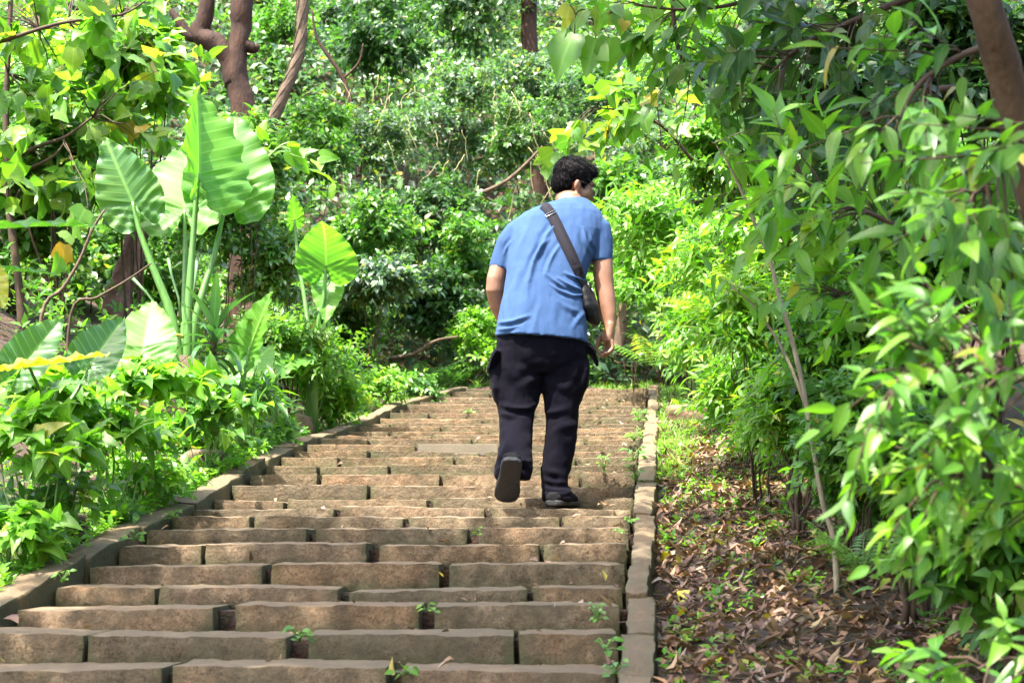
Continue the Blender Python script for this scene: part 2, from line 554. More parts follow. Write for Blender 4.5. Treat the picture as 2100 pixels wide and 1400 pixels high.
def build_ground():
    xs = np.concatenate([np.linspace(-120, -9, 16)[:-1], np.linspace(-9, -2.4, 34)[:-1], np.linspace(-2.4, 2.8, 105), np.linspace(2.8, 9, 32)[1:], np.linspace(9, 120, 16)[1:]])
    ys = np.concatenate([np.linspace(-60, 0, 14)[:-1], np.linspace(0, 4, 30)[:-1], np.linspace(4, 17.5, 170), np.linspace(17.5, 30, 40)[1:], np.linspace(30, 120, 20)[1:]])
    X, Y = np.meshgrid(xs, ys)
    Z = ground_z(X, Y)
    V = np.stack([X, Y, Z], -1).reshape(-1, 3)
    nx, ny = len(xs), len(ys)
    i, j = np.meshgrid(np.arange(nx - 1), np.arange(ny - 1))
    a = (j * nx + i).ravel()
    loops = np.stack([a, a + 1, a + nx + 1, a + nx], -1).ravel()
    me = np_mesh('ground', V, loops, np.arange(len(a)) * 4, M_SOIL)
    link('ground', me, kind='structure', label='brown forest soil of the slope on both sides of the steps')


build_ground()


# ------------------------------------------------------------------ stones
def block(nx, ny, nz, fn, name, mat, parent, obj_name, rnd=0.016, amp=0.006, seed=0, **kw):
    """A worn block: a box grid, corners rounded, faces uneven; fn maps (u, v, w) in 0..1 to the place."""
    idx = {}
    vs, fs = [], []

    def vid(i, j, k):
        key = (i, j, k)
        if key not in idx:
            idx[key] = len(vs)
            vs.append((i / nx, j / ny, k / nz))
        return idx[key]
    for i in range(nx):
        for j in range(ny):
            fs.append((vid(i, j, 0), vid(i, j + 1, 0), vid(i + 1, j + 1, 0), vid(i + 1, j, 0)))
            fs.append((vid(i, j, nz), vid(i + 1, j, nz), vid(i + 1, j + 1, nz), vid(i, j + 1, nz)))
        for k in range(nz):
            fs.append((vid(i, 0, k), vid(i + 1, 0, k), vid(i + 1, 0, k + 1), vid(i, 0, k + 1)))
            fs.append((vid(i, ny, k), vid(i, ny, k + 1), vid(i + 1, ny, k + 1), vid(i + 1, ny, k)))
    for j in range(ny):
        for k in range(nz):
            fs.append((vid(0, j, k), vid(0, j, k + 1), vid(0, j + 1, k + 1), vid(0, j + 1, k)))
            fs.append((vid(nx, j, k), vid(nx, j + 1, k), vid(nx, j + 1, k + 1), vid(nx, j, k + 1)))
    U = np.array(vs)
    P, size = fn(U)
    # grid lines gather near the edges, so that the arrises stay narrow
    for a, na in enumerate((nx, ny, nz)):
        e = min(rnd * 0.8 / size[a], 0.3 / na if na > 2 else 0.2)
        i = np.rint(U[:, a] * na)
        U[:, a] = np.where(i == 0, 0, np.where(i == na, 1, e + (i - 1) / max(na - 2, 1) * (1 - 2 * e)))
    P, size = fn(U)
    # pull the rim of every face in: rounded edges
    d = np.minimum(U, 1 - U) * size
    C = P.mean(0)
    near = np.clip(1 - d / rnd, 0, 1) ** 2
    sgn = np.where(U < 0.5, 1.0, -1.0)
    tot = near.sum(1, keepdims=True)
    out = (tot > 1.0) * (near) * rnd * 0.40 * (0.6 + 0.8 * np.abs(vnoise(P, 14.0, seed + 40)))[:, None]
    P = P + sgn * out
    n1 = np.stack([vnoise(P + s, 9.0, seed + s) for s in (0, 11, 23)], -1)
    n2 = np.stack([vnoise(P + s, 30.0, seed + s) for s in (3, 15, 27)], -1)
    n3 = vnoise(P, 62.0, seed + 9)[:, None] * np.stack([0 * U[:, 0], np.where(U[:, 1] < 0.01, 1.0, 0), np.where(U[:, 2] > 0.99, 0.5, 0)], -1)
    P = P + amp * 0.55 * n1 + amp * 0.55 * n2 + amp * 0.7 * n3
    me = bpy.data.meshes.new(name)
    me.from_pydata(P.tolist(), [], fs)
    me.update()
    me.polygons.foreach_set('use_smooth', np.ones(len(fs), dtype=bool))
    at = me.attributes.new('low', 'FLOAT', 'POINT')
    low = np.clip(1 - U[:, 2] * 2.2, 0, 1) * 0.8 + np.clip(1 - np.minimum(U[:, 0], 1 - U[:, 0]) * size[0] / 0.05, 0, 1) * 0.5
    at.data.foreach_set('value', low.astype(np.float32))
    me.materials.append(mat)
    return link(obj_name, me, parent, **kw)


# joints of the steps that show large, as photograph pixels (gaps as pairs)
JOINTS = {0: [(334, 350), (796, 818)], 1: [(176, 178), (593, 630), (1058, 1061)], 2: [(440, 479), (866, 886)], 3: [(319, 322), (695, 713), (1086, 1091)],
          4: [(540, 553), (905, 919)], 5: [(415, 417), (755, 774), (1110, 1114)], 6: [(632, 644), (961, 979)], 7: [(514, 519), (830, 837), (1151, 1154)],
          8: [(687, 696), (996, 1007)], 9: [(584, 587), (878, 886)], 10: [(755, 758)], 11: [(652, 656), (903, 907), (1190, 1194)],
          12: [(652, 654), (798, 801), (1120, 1123)], 13: [(694, 697), (931, 934), (1181, 1184)], 14: [(756, 759), (985, 992)], 15: [(854, 857), (1022, 1025)],
          16: [(756, 759), (970, 974), (1200, 1204)], 17: [(886, 889), (1180, 1183)], 18: [(798, 801), (1004, 1007)], 19: [(905, 908), (1150, 1153)],
          20: [(800, 802), (935, 938), (1190, 1192)], 21: [(990, 993), (1230, 1233)], 22: [(880, 883), (1100, 1103)], 23: [(960, 963), (1210, 1213)],
          24: [(1038, 1041), (1225, 1228)], 25: [(985, 988), (1245, 1247)], 26: [(1075, 1078), (1270, 1272)], 27: [(1005, 1008), (1160, 1163)], 28: [(1010, 1013), (1268, 1270)]}

stairs = empty('stairway', (x_left(6.0), 5.0, STEP_Z[K0]), kind='structure', label='wide flight of worn brown stone steps climbing the slope')
# packed earth under the treads, seen in the joints
bed = MB()
for k in range(LAST + 1):
    y0 = STEP_Y[k] + 0.10
    y1 = STEP_Y[k + 1] + 0.12 if k < LAST else y0 + 0.6
    xa, xb = float(x_left(y0)) - 0.02, float(x_right(y0)) + 0.02
    z1 = STEP_Z[k] - 0.022
    bed.add([(xa, y0, z1 - 0.5), (xb, y0, z1 - 0.5), (xb, y0, z1), (xa, y0, z1), (xa, y1, z1 + 0.003), (xb, y1, z1 + 0.003)], [(0, 1, 2, 3), (3, 2, 5, 4)])
bed.build('earth_bed', M_SOIL, stairs, smooth=False)

rs = random.Random(5)
for k in range(LAST + 1):
    y0 = STEP_Y[k]
    zt = STEP_Z[k]
    zb = STEP_Z[k - 1] if k > 0 else zt - 0.09
    xa, xb = float(x_left(y0)) + 0.004, float(x_right(y0)) - 0.004
    kk = k - K0
    cuts = []
    if kk in JOINTS:
        for a, b in JOINTS[kk]:
            cuts.append((W(a, STEP_PY[kk], y0)[0], W(b, STEP_PY[kk], y0)[0]))
    else:
        x = xa + rs.uniform(0.3, 0.8)
        while x < xb - 0.25:
            cuts.append((x, x + 0.012)); x += rs.uniform(0.55, 0.95)
    ends = [xa] + [c for p in cuts for c in p] + [xb]
    tread = (STEP_Y[k + 1] - y0 + 0.05) if k < LAST else 0.5
    for q in range(0, len(ends), 2):
        a, b = ends[q], ends[q + 1]
        if b - a < 0.03: continue
        a2 = a + 0.001; b2 = b - 0.001
        jz = rs.uniform(-0.011, 0.008); jy = rs.uniform(-0.016, 0.012)
        tl = rs.uniform(-0.006, 0.006)
        yaw = rs.uniform(-0.008, 0.008)
        if kk == 15 and q == 2:
            jz, jy, tl, yaw = 0.0, -0.012, 0, 0
        big = kk < 12
        h = zt - zb + 0.035

        def fn(U, a2=a2, b2=b2, y0=y0 + jy, zt=zt + jz, h=h, tread=tread, tl=tl, yaw=yaw):
            x = a2 + (b2 - a2) * U[:, 0]
            y = y0 + tread * U[:, 1] + yaw * (U[:, 0] - 0.5) * 2 - (1 - U[:, 2]) * 0.004
            # upper face leans a little to shed water; the nose is the lowest edge
            z = zt - h + h * U[:, 2] + tl * (U[:, 0] - 0.5) * 2 + 0.008 * U[:, 1] * U[:, 2]
            return np.stack([x, y, z], 1), np.array([b2 - a2, tread, h])
        L_ = b2 - a2
        plain = (kk == 15 and q == 2)
        block(max(4, int(L_ / (0.022 if big else 0.07))), 4 if big else 3, 6 if big else 3, fn, 'step_stone', M_CEMENT if plain else M_STONE, stairs,
              'step_stone', rnd=0.006 if plain else 0.018, amp=0.001 if plain else 0.0065, seed=k * 7 + q,
              label='smooth grey brown cement piece set among the rough steps' if plain else None)


def kerb(side, label):
    root = empty('kerb', (float(x_left(6)) if side < 0 else float(x_right(6)), 6.0, float(nose(6.0))), kind='structure', label=label)
    y = 3.2
    r = random.Random(11 + side)
    i = 0
    while y < 15.2:
        ln = r.uniform(0.42, 0.62) if side > 0 else r.uniform(0.5, 0.85)
        y2 = min(y + ln, 15.45)
        jx, jz = r.uniform(-0.008, 0.008), r.uniform(-0.012, 0.008)
        hgt = 0.03 if side > 0 else 0.018
        w = (KW_R if side > 0 else KW_L) + r.uniform(-0.012, 0.012)
        if y > 12: w *= 0.9

        def fn(U, y=y + 0.003, y2=y2 - 0.004, jx=jx, jz=jz, w=w, hgt=hgt):
            yy = y + (y2 - y) * U[:, 1]
            zz = np.interp(yy, [y, y2], [nose(y), nose(y2)])
            if side > 0:
                xx = x_right(yy) + 0.002 + w * U[:, 0] + 0.012 * (1 - U[:, 2])
            else:
                xx = x_left(yy) - 0.002 - w + w * U[:, 0]
            return np.stack([xx + jx, yy, zz + hgt + jz - 0.28 * (1 - U[:, 2])], 1), np.array([w, y2 - y, 0.28])
        block(4, 10 if y < 10 else 5, 4, fn, 'kerb_stone', M_KERB, root, 'kerb_stone', rnd=0.026, amp=0.011, seed=100 + i + (50 if side > 0 else 0))
        y = y2
        i += 1


kerb(-1, 'broad worn stone kerb along the left edge of the steps')
kerb(1, 'narrow upright stone kerb along the right edge of the steps')

# ------------------------------------------------------------------ leaf shapes (length 1 along +Y, stalk at the origin)
class Base:
    def __init__(s, v, faces, uv):
        s.v = np.array(v, dtype=float)
        s.loops = np.array([i for f in faces for i in f], dtype=np.int64)
        n = [len(f) for f in faces]
        s.starts = np.concatenate([[0], np.cumsum(n)[:-1]]).astype(np.int64)
        s.uv = np.array(uv, dtype=float)


def strip_leaf(width, n=3, peak=0.42, fold=0.25, droop=0.22, power=0.9, twist=0.0, wave=0.0):
    vs, uv, rows = [], [], []
    for i in range(n + 1):
        t = i / n
        if i == 0 or i == n:
            rows.append((len(vs),)); vs.append((0, t, -droop * t * t)); uv.append((0, t, 0))
        else:
            s = t / peak if t < peak else (1 - t) / (1 - peak)
            w = width * 0.5 * (max(s, 0) ** power if t > peak else math.sin(min(s, 1) * math.pi / 2) ** 0.8)
            rows.append((len(vs), len(vs) + 1, len(vs) + 2))
            z = -droop * t * t
            tw = twist * t
            wv = wave * math.sin(t * 9)
            for u in (-1, 0, 1):
                vs.append((u * w * math.cos(tw), t, z + abs(u) * w * fold + u * w * math.sin(tw) + wv * u))
                uv.append((u, t, 0))
    fs = []
    for i in range(n):
        a, b = rows[i], rows[i + 1]
        if len(a) == 1 and len(b) == 3: fs += [(a[0], b[1], b[0]), (a[0], b[2], b[1])]
        elif len(a) == 3 and len(b) == 1: fs += [(a[0], a[1], b[0]), (a[1], a[2], b[0])]
        else: fs += [(a[0], a[1], b[1], b[0]), (a[1], a[2], b[2], b[1])]
    return Base(vs, fs, uv)


def fan_leaf(outline, fold=0.15, droop=0.2, hub=(0, 0.12)):
    """A leaf cut to an outline, given for its right half from stalk notch to tip."""
    right = [(x, y) for x, y in outline]
    pts = right + [(-x, y) for x, y in reversed(right[:-1]) if x > 1e-6]
    vs = [(hub[0], hub[1], 0.0)]
    uv = [(0, hub[1], 0)]
    # a second hub on the midrib keeps the blade from reading as a flat card
    vs.append((0, 0.55, -droop * 0.3)); uv.append((0, 0.55, 0))
    for x, y in pts:
        vs.append((x, y, abs(x) * fold - droop * y * y * (1 if y > 0 else -0.5) + 0.03 * math.sin(11 * y + 7 * x)))
        uv.append((x * 2, y, 0))
    n = len(pts)
    fs = []
    half = len(right) - 1
    for i in range(n):
        a, b = 2 + i, 2 + (i + 1) % n
        ya = (pts[i][1] + pts[(i + 1) % n][1]) / 2
        fs.append((1 if ya > 0.4 else 0, a, b) if True else None)
    # stitch the hubs to the side points where the fans change over
    for s in (0, 1):
        idx = range(n)
        for i in idx:
            j = (i + 1) % n
            ya = (pts[i][1] + pts[j][1]) / 2
            k = (j + 1) % n
            yb = (pts[j][1] + pts[k][1]) / 2
            if s == 0 and ya <= 0.4 < yb: fs.append((0, 2 + j, 1))
            if s == 1 and ya > 0.4 >= yb: fs.append((1, 2 + j, 0))
    return Base(vs, fs, uv)


LEAF = {}
LEAF['ovate'] = [strip_leaf(0.55, 4, 0.42, 0.3, 0.25), strip_leaf(0.5, 4, 0.45, 0.15, 0.45, wave=0.02), strip_leaf(0.6, 4, 0.4, 0.4, 0.1, twist=0.4)]
LEAF['round'] = [strip_leaf(0.72, 4, 0.48, 0.22, 0.2, 0.65), strip_leaf(0.66, 4, 0.45, 0.1, 0.35, 0.7, twist=-0.3)]
LEAF['lance'] = [strip_leaf(0.3, 4, 0.4, 0.35, 0.3), strip_leaf(0.27, 4, 0.42, 0.2, 0.55, twist=0.4), strip_leaf(0.33, 4, 0.4, 0.3, 0.15)]
LEAF['long'] = [strip_leaf(0.40, 6, 0.42, 0.28, 0.35, wave=0.015), strip_leaf(0.36, 6, 0.45, 0.18, 0.6, wave=0.02, twist=0.3), strip_leaf(0.44, 6, 0.4, 0.35, 0.18, wave=0.015)]
LEAF['small'] = [strip_leaf(0.55, 3, 0.45, 0.25, 0.25), strip_leaf(0.48, 3, 0.45, 0.35, 0.1)]
LEAF['tiny'] = [strip_leaf(0.62, 2, 0.45, 0.25, 0.25), strip_leaf(0.52, 2, 0.42, 0.35, 0.1)]
LEAF['ovate_far'] = [strip_leaf(0.55, 3, 0.42, 0.3, 0.25), strip_leaf(0.5, 3, 0.45, 0.15, 0.45)]
LEAF['lance_far'] = [strip_leaf(0.32, 3, 0.4, 0.35, 0.3)]
LEAF['round_far'] = [strip_leaf(0.7, 3, 0.47, 0.2, 0.25, 0.65)]
LEAF['tinylance'] = [strip_leaf(0.32, 3, 0.42, 0.3, 0.3)]
LEAF['lobed'] = [fan_leaf([(0.0, 0.0), (0.20, -0.06), (0.33, 0.08), (0.42, 0.30), (0.50, 0.56), (0.30, 0.58), (0.20, 0.66), (0.13, 0.84), (0, 1.0)], 0.12, 0.25),
                 fan_leaf([(0.0, 0.0), (0.22, -0.05), (0.36, 0.12), (0.40, 0.34), (0.44, 0.50), (0.30, 0.62), (0.18, 0.78), (0, 1.0)], 0.22, 0.45)]
LEAF['heart'] = [fan_leaf([(0.0, 0.02), (0.12, -0.12), (0.28, -0.10), (0.38, 0.08), (0.36, 0.30), (0.26, 0.55), (0.13, 0.80), (0, 1.0)], 0.18, 0.3),
                 fan_leaf([(0.0, 0.02), (0.12, -0.12), (0.28, -0.08), (0.36, 0.10), (0.33, 0.32), (0.22, 0.58), (0.10, 0.82), (0, 1.0)], 0.3, 0.15)]
LEAF['arrow'] = [fan_leaf([(0.0, 0.02), (0.10, -0.10), (0.24, -0.16), (0.42, -0.05), (0.30, 0.14), (0.26, 0.38), (0.17, 0.66), (0.07, 0.88), (0, 1.0)], 0.15, 0.25),
                 fan_leaf([(0.0, 0.02), (0.12, -0.10), (0.28, -0.13), (0.45, 0.06), (0.30, 0.24), (0.26, 0.45), (0.15, 0.72), (0, 1.0)], 0.25, 0.4)]
LEAF['curl'] = [strip_leaf(0.5, 3, 0.42, 0.9, 0.3, twist=0.7), strip_leaf(0.42, 3, 0.45, -0.6, -0.5, twist=-0.6), strip_leaf(0.6, 3, 0.42, 0.5, 0.6), strip_leaf(0.35, 3, 0.5, 1.2, -0.3)]


def blade_base(w, n, bend):
    vs, uv, fs = [], [], []
    for i in range(n + 1):
        t = i / n
        ww = w * (1 - t ** 2.2)
        p = (0, math.sin(bend * t) / bend, 0) if False else (0, t - 0.25 * bend * t * t, -bend * 0.55 * t * t)
        if i < n:
            vs += [(-ww, p[1], p[2] + ww * 0.4), (ww, p[1], p[2] + ww * 0.4)]; uv += [(-1, t, 0), (1, t, 0)]
        else:
            vs.append(p); uv.append((0, t, 0))
    for i in range(n - 1):
        fs.append((2 * i, 2 * i + 1, 2 * i + 3, 2 * i + 2))
    fs.append((2 * n - 2, 2 * n - 1, 2 * n))
    return Base(vs, fs, uv)


LEAF['blade'] = [blade_base(0.022, 4, 0.9), blade_base(0.03, 4, 1.3), blade_base(0.02, 4, 0.4)]


def base_mesh(name, b, mat):
    return np_mesh(name, b.v, b.loops, b.starts, mat, luv=b.uv)


def unit(a):
    return a / np.maximum(np.linalg.norm(a, axis=-1, keepdims=True), 1e-9)


def frames(Ldir, Nrm):
    Ldir = unit(Ldir)
    Nrm = unit(Nrm - Ldir * (Nrm * Ldir).sum(-1, keepdims=True))
    X = np.cross(Ldir, Nrm)
    return np.stack([X, Ldir, Nrm], -1)      # columns


def leaf_field(name, bases, mats_M, pos, rnd, mat):
    """Many leaves joined into one mesh (real geometry, too many to pick apart)."""
    n = len(pos)
    which = RNG.integers(0, len(bases), n)
    VV, LL, SS, RR, UU = [], [], [], [], []
    vo = lo = 0
    for i, b in enumerate(bases):
        sel = which == i
        k = int(sel.sum())
        if not k: continue
        M, p, r = mats_M[sel], pos[sel], rnd[sel]
        V = np.einsum('nij,kj->nki', M, b.v) + p[:, None]
        nv = len(b.v)
        VV.append(V.reshape(-1, 3))
        LL.append((b.loops[None] + nv * np.arange(k)[:, None]).ravel() + vo)
        SS.append((b.starts[None] + len(b.loops) * np.arange(k)[:, None]).ravel() + lo)
        RR.append(np.repeat(r, nv)); UU.append(np.tile(b.uv, (k, 1)))
        vo += nv * k; lo += len(b.loops) * k
    return np_mesh(name, np.concatenate(VV), np.concatenate(LL), np.concatenate(SS), mat, rnd=np.concatenate(RR), luv=np.concatenate(UU))


def sprig_leaves(P, D, m, slen, llen, alpha=1.05, droop=0.35, upn=0.9, jit=0.45, flatten=0.0):
    """Leaves set round short twigs: twig i starts at P[i] and runs along D[i]."""
    n = len(P)
    D = unit(D)
    ref = np.where(np.abs(D[:, 2:3]) < 0.9, np.array([[0, 0, 1.0]]), np.array([[1.0, 0, 0]]))
    A = unit(np.cross(D, ref))
    B = np.cross(D, A)
    t = (np.arange(m) + 0.5) / m
    sl = slen * RNG.uniform(0.6, 1.25, (n, 1))
    pos = P[:, None] + D[:, None] * (sl * t[None])[..., None]
    pos = pos + np.array([0, 0, -1.0]) * (0.35 * sl * t[None] ** 2)[..., None]
    ph = RNG.uniform(0, 6.28, (n, 1)) + 2.4 * np.arange(m)[None] + RNG.normal(0, 0.4, (n, m))
    al = alpha * (1.15 - 0.55 * t[None]) + RNG.normal(0, 0.18, (n, m))
    rad = A[:, None] * np.cos(ph)[..., None] + B[:, None] * np.sin(ph)[..., None] * (1 - flatten)
    Ld = D[:, None] * np.cos(al)[..., None] + rad * np.sin(al)[..., None] + np.array([0, 0, -1.0]) * droop * RNG.uniform(0.4, 1.4, (n, m, 1))
    Nn = np.array([0, -0.38, 1.0]) * upn + D[:, None] * 0.25 + RNG.normal(0, jit, (n, m, 3))
    s = llen * RNG.uniform(0.55, 1.15, (n, m)) * (1.05 - 0.25 * t[None])
    M = frames(Ld.reshape(-1, 3), Nn.reshape(-1, 3)) * s.reshape(-1, 1, 1)
    # leaves of a twig are alike in colour, with their own small change
    rnd = (RNG.uniform(0, 1, (n, 1)) * 0.55 + RNG.uniform(0, 0.45, (n, m))).reshape(-1) * 0.985
    old = RNG.uniform(0, 1, len(rnd)) < 0.006
    rnd = np.where(old, 0.999, rnd)
    return M, pos.reshape(-1, 3), rnd


def tubes_mesh(name, lines, mat, n=4):
    mb = MB()
    for pts, rad in lines:
        mb.tube(pts, rad, n)
    return mb.mesh(name, mat)


def bez(a, b, sag=0.0, n=5, wob=0.0):
    a, b = Vector(a), Vector(b)
    out = []
    for i in range(n + 1):
        t = i / n
        p = a.lerp(b, t)
        p.z += sag * 4 * t * (1 - t)
        if 0 < i < n and wob:
            p += Vector((random.uniform(-wob, wob), random.uniform(-wob, wob), random.uniform(-wob, wob)))
        out.append(p)
    return out


def crown_points(c, r, n, lumps=9, shell=0.55, back=0.6, lr=0.5):
    """Where the twigs of a crown start and point: on lumps spread through an ellipsoid."""
    c = np.asarray(c, dtype=float); r = np.asarray(r, dtype=float)
    Ld = unit(RNG.normal(0, 1, (lumps, 3)))
    Lc = Ld * RNG.uniform(0.35, 0.75, (lumps, 1))
    Lr = lr * RNG.uniform(0.65, 1.2, lumps)
    w = Lr ** 2
    pick = RNG.choice(lumps, n * 2, p=w / w.sum())
    d = unit(RNG.normal(0, 1, (n * 2, 3)))
    d[:, 2] = np.where(d[:, 2] < -0.2, -d[:, 2] * 0.7, d[:, 2])
    rad = Lr[pick] * RNG.uniform(shell, 1.0, n * 2) ** 0.7
    q = Lc[pick] + d * rad[:, None]
    keep = (RNG.uniform(0, 1, n * 2) < np.where(q[:, 1] > 0.25, back, 1.0))
    q, d = q[keep][:n], d[keep][:n]
    P = c + q * r
    D = unit(d * 0.8 + q * 0.5 + np.array([0, -0.1, 0.35]) + RNG.normal(0, 0.35, q.shape))
    return P, D


PARTS_LIMIT = 290


def foliage_parts(root, kind, M, pos, rnd, mat, singles, parent_foliage_name='foliage', part='leaf', old_mat=None):
    """The leaves that show largest become parts of their own; the rest stay one part."""
    n = len(pos)
    px, py = to_px(pos)
    dist = pos[:, 1]
    if singles:
        inside = (px > -20) & (px < 2120) & (py > -20) & (py < 1420)
        size = np.linalg.norm(M[:, :, 1], axis=1) / np.maximum(dist, 0.5) * np.where(inside, 1, 0.01)
        order = np.argsort(-size * (1.5 - 0.1 * (dist - dist.min())))
        first = order[:min(singles, PARTS_LIMIT, n)]
        variants = [base_mesh(part, b, mat) for b in LEAF[kind]]
        for i in first:
            o = link(part, variants[int(i) % len(variants)])
            o.parent = root
            mw = Matrix.Identity(4)
            for a in range(3):
                for b in range(3):
                    mw[a][b] = M[i, a, b]
                mw[a][3] = pos[i, a]
            o.matrix_parent_inverse = Matrix.Translation(root.location).inverted()
            o.matrix_basis = mw
        rest = np.setdiff1d(np.arange(n), first)
    else:
        rest = np.arange(n)
    if len(rest):
        me = leaf_field(parent_foliage_name, LEAF.get(kind + '_far', LEAF[kind]), M[rest], pos[rest], rnd[rest], mat)
        link(parent_foliage_name, me, root, kind='stuff')


def shrub(name, label, cat, px, py, rx, ry, Y, n, m, kind, llen, mat, group=None, singles=0, slen=None, alpha=1.05, droop=0.35, lumps=9,
          stem_mat=None, stems=7, base=None, upn=0.9, jit=0.45, ryd=0.8, back=0.55, rnd_off=0.0, lr=0.5, flatten=0.0, stem_r=0.012):
    """A shrub or a small tree: stems from the ground, twigs and leaves."""
    if Y > 11.6:
        stems = min(stems, 3); stem_r = min(stem_r * 0.55, 0.012)
    if Y > 11.6 and kind in ('ovate', 'lance') and not singles: kind = kind + '_far'
    if Y > 15.5 and kind in ('small', 'ovate_far', 'round'): kind = 'tiny' if kind != 'ovate_far' or llen < 0.1 else kind
    c = W(px, py, Y)
    while px < 1000 and Y < 15 and c[0] > x_left(Y) - KW_L - 0.06:   # beside the steps, not on them
        Y += 0.1
        c = W(px, py, Y)
    s = Y / F
    r = np.array([rx * s, 0.5 * (rx + ry) * s * ryd, ry * s])
    c[2] = max(c[2], float(ground_z(c[0], c[1])) + 0.45 * r[2])
    P, D = crown_points(c, r, n, lumps=lumps, back=back, lr=lr)
    gz = ground_z(P[:, 0], P[:, 1])
    ok = P[:, 2] > gz + 0.02
    # keep the treads clear
    on = (P[:, 0] > x_left(P[:, 1]) - 0.02) & (P[:, 0] < x_right(P[:, 1]) + 0.02) & (P[:, 1] < 15.2) & (P[:, 2] < nose(P[:, 1]) + 0.9)
    P, D = P[ok & ~on], D[ok & ~on]
    bx, by = (c[0], c[1] + r[1] * 0.2) if base is None else base
    b = Vector((bx, by, float(ground_z(bx, by)) - 0.03))
    root = empty(name, b, label=label, category=cat, group=group)
    slen = slen or llen * 2.2
    if not singles and Y < 11.6: singles = 150
    M, pos, rnd = sprig_leaves(P, D, m, slen, llen, alpha, droop, upn, jit, flatten)
    foliage_parts(root, kind, M, pos, np.mod(rnd + rnd_off, 1.0), mat, singles)
    lines = []
    k = min(len(P), stems)
    ends = RNG.choice(len(P), k, replace=False) if k else []
    hubs = []
    for i in ends:
        e = Vector(P[i])
        pts = bez(b + Vector((random.uniform(-.05, .05), random.uniform(-.05, .05), 0)), e, sag=random.uniform(0, 0.12) * (e - b).length, n=6, wob=0.02)
        R = stem_r * random.uniform(0.7, 1.2)
        lines.append((pts, [R * (1 - 0.75 * q / 6) for q in range(7)]))
        hubs.append(pts[4]); hubs.append(pts[5])
    stems_me = tubes_mesh('stem', lines, stem_mat or M_TWIG, 6)
    link('stem', stems_me, root)
    tw = []
    H = np.array([tuple(h) for h in hubs]) if hubs else None
    for i in range(0, len(P), 3 if Y > 11.6 else 2):
        d = D[i]
        e = P[i] + unit(d) * slen * 0.9 + np.array([0, 0, -0.25 * slen])
        if H is not None and i % 12 == 0:
            h = H[np.argmin(((H - P[i]) ** 2).sum(1))]
            tw.append(((h, (h + P[i]) / 2 + RNG.normal(0, 0.02, 3), P[i], e), [0.0045, 0.0035, 0.0028, 0.0012]))
        else:
            tw.append(((P[i], (P[i] + e) / 2 + np.array([0, 0, .02]), e), [0.0028, 0.002, 0.001]))
    if tw:
        link('twig', tubes_mesh('twig', tw, stem_mat or M_TWIG, 3), root, kind='stuff')
    return root


# ================================================================== trees: trunks and limbs
def limb_mesh(paths, mat, n=10, rough=0.12, name='trunk', vo=0):
    """Trunk or limb: tubes along the given points, bark swellings added."""
    mb = MB()
    for pts, rad in paths:
        # resample finely for knots and bends
        P = [Vector(p) for p in pts]
        out, rr = [], []
        for i in range(len(P) - 1):
            p0, p1, p2, p3 = P[max(i - 1, 0)], P[i], P[i + 1], P[min(i + 2, len(P) - 1)]
            for q in range(5):
                t = q / 5
                out.append(0.5 * ((2 * p1) + (p2 - p0) * t + (2 * p0 - 5 * p1 + 4 * p2 - p3) * t * t + (-p0 + 3 * p1 - 3 * p2 + p3) * t ** 3))
                rr.append(rad[i] * (1 - t) + rad[i + 1] * t)
        out.append(P[-1]); rr.append(rad[-1])
        mb.tube(out, rr, n)
    me = mb.mesh(name, mat)
    co = vco(me); no = vno(me)
    R = np.mean([np.mean(r) for _, r in paths])
    d = rough * R * (vnoise(co, 0.9 / R, vo) + 0.6 * vnoise(co * np.array([1, 1, 0.4]), 2.6 / R, vo + 3))
    set_co(me, co + no * d[:, None])
    return me


def px_path(pts, Y, w):
    P, R = [], []
    for i, p in enumerate(pts):
        d = p[2] if len(p) > 2 else Y
        P.append(W(p[0], p[1], d))
        R.append((w[i] if hasattr(w, '__len__') else w) * 0.5 * d / F)
    return P, R


def to_ground(p):
    p = np.array(p)
    return np.array([p[0], p[1], float(ground_z(p[0], p[1])) - 0.15])


def tree(label, paths, mat, crown=None, branches=None, group=None, name='tree', n=10, rough=0.12, cat='tree'):
    root = empty(name, to_ground(paths[0][0][0]), label=label, category=cat, group=group)
    link('trunk', limb_mesh(paths, mat, n, rough, vo=len(label)), root)
    if branches:
        for b in branches:
            link('branch', limb_mesh([b], mat, 6, rough * 0.7, 'branch'), root)
    if crown:
        for c in crown:
            (cx, cy, cz), r, ns, m, kind, llen, lm, kw = c
            P, D = crown_points((cx, cy, cz), r, ns, **kw)
            M, pos, rnd = sprig_leaves(P, D, m, llen * 2.2, llen)
            link('crown', leaf_field('crown', LEAF[kind], M, pos, rnd, lm), root, kind='stuff')
            tw = [((P[i], P[i] + unit(D[i]) * llen * 2), [0.003, 0.001]) for i in range(len(P))]
            tw += [(bez(paths[0][0][-1], P[i], sag=0.15, n=4, wob=0.05), [0.025, 0.02, 0.014, 0.009, 0.004]) for i in range(0, len(P), max(1, len(P) // 24))]
            link('twig', tubes_mesh('twig', tw, mat, 4), root, kind='stuff')
    return root


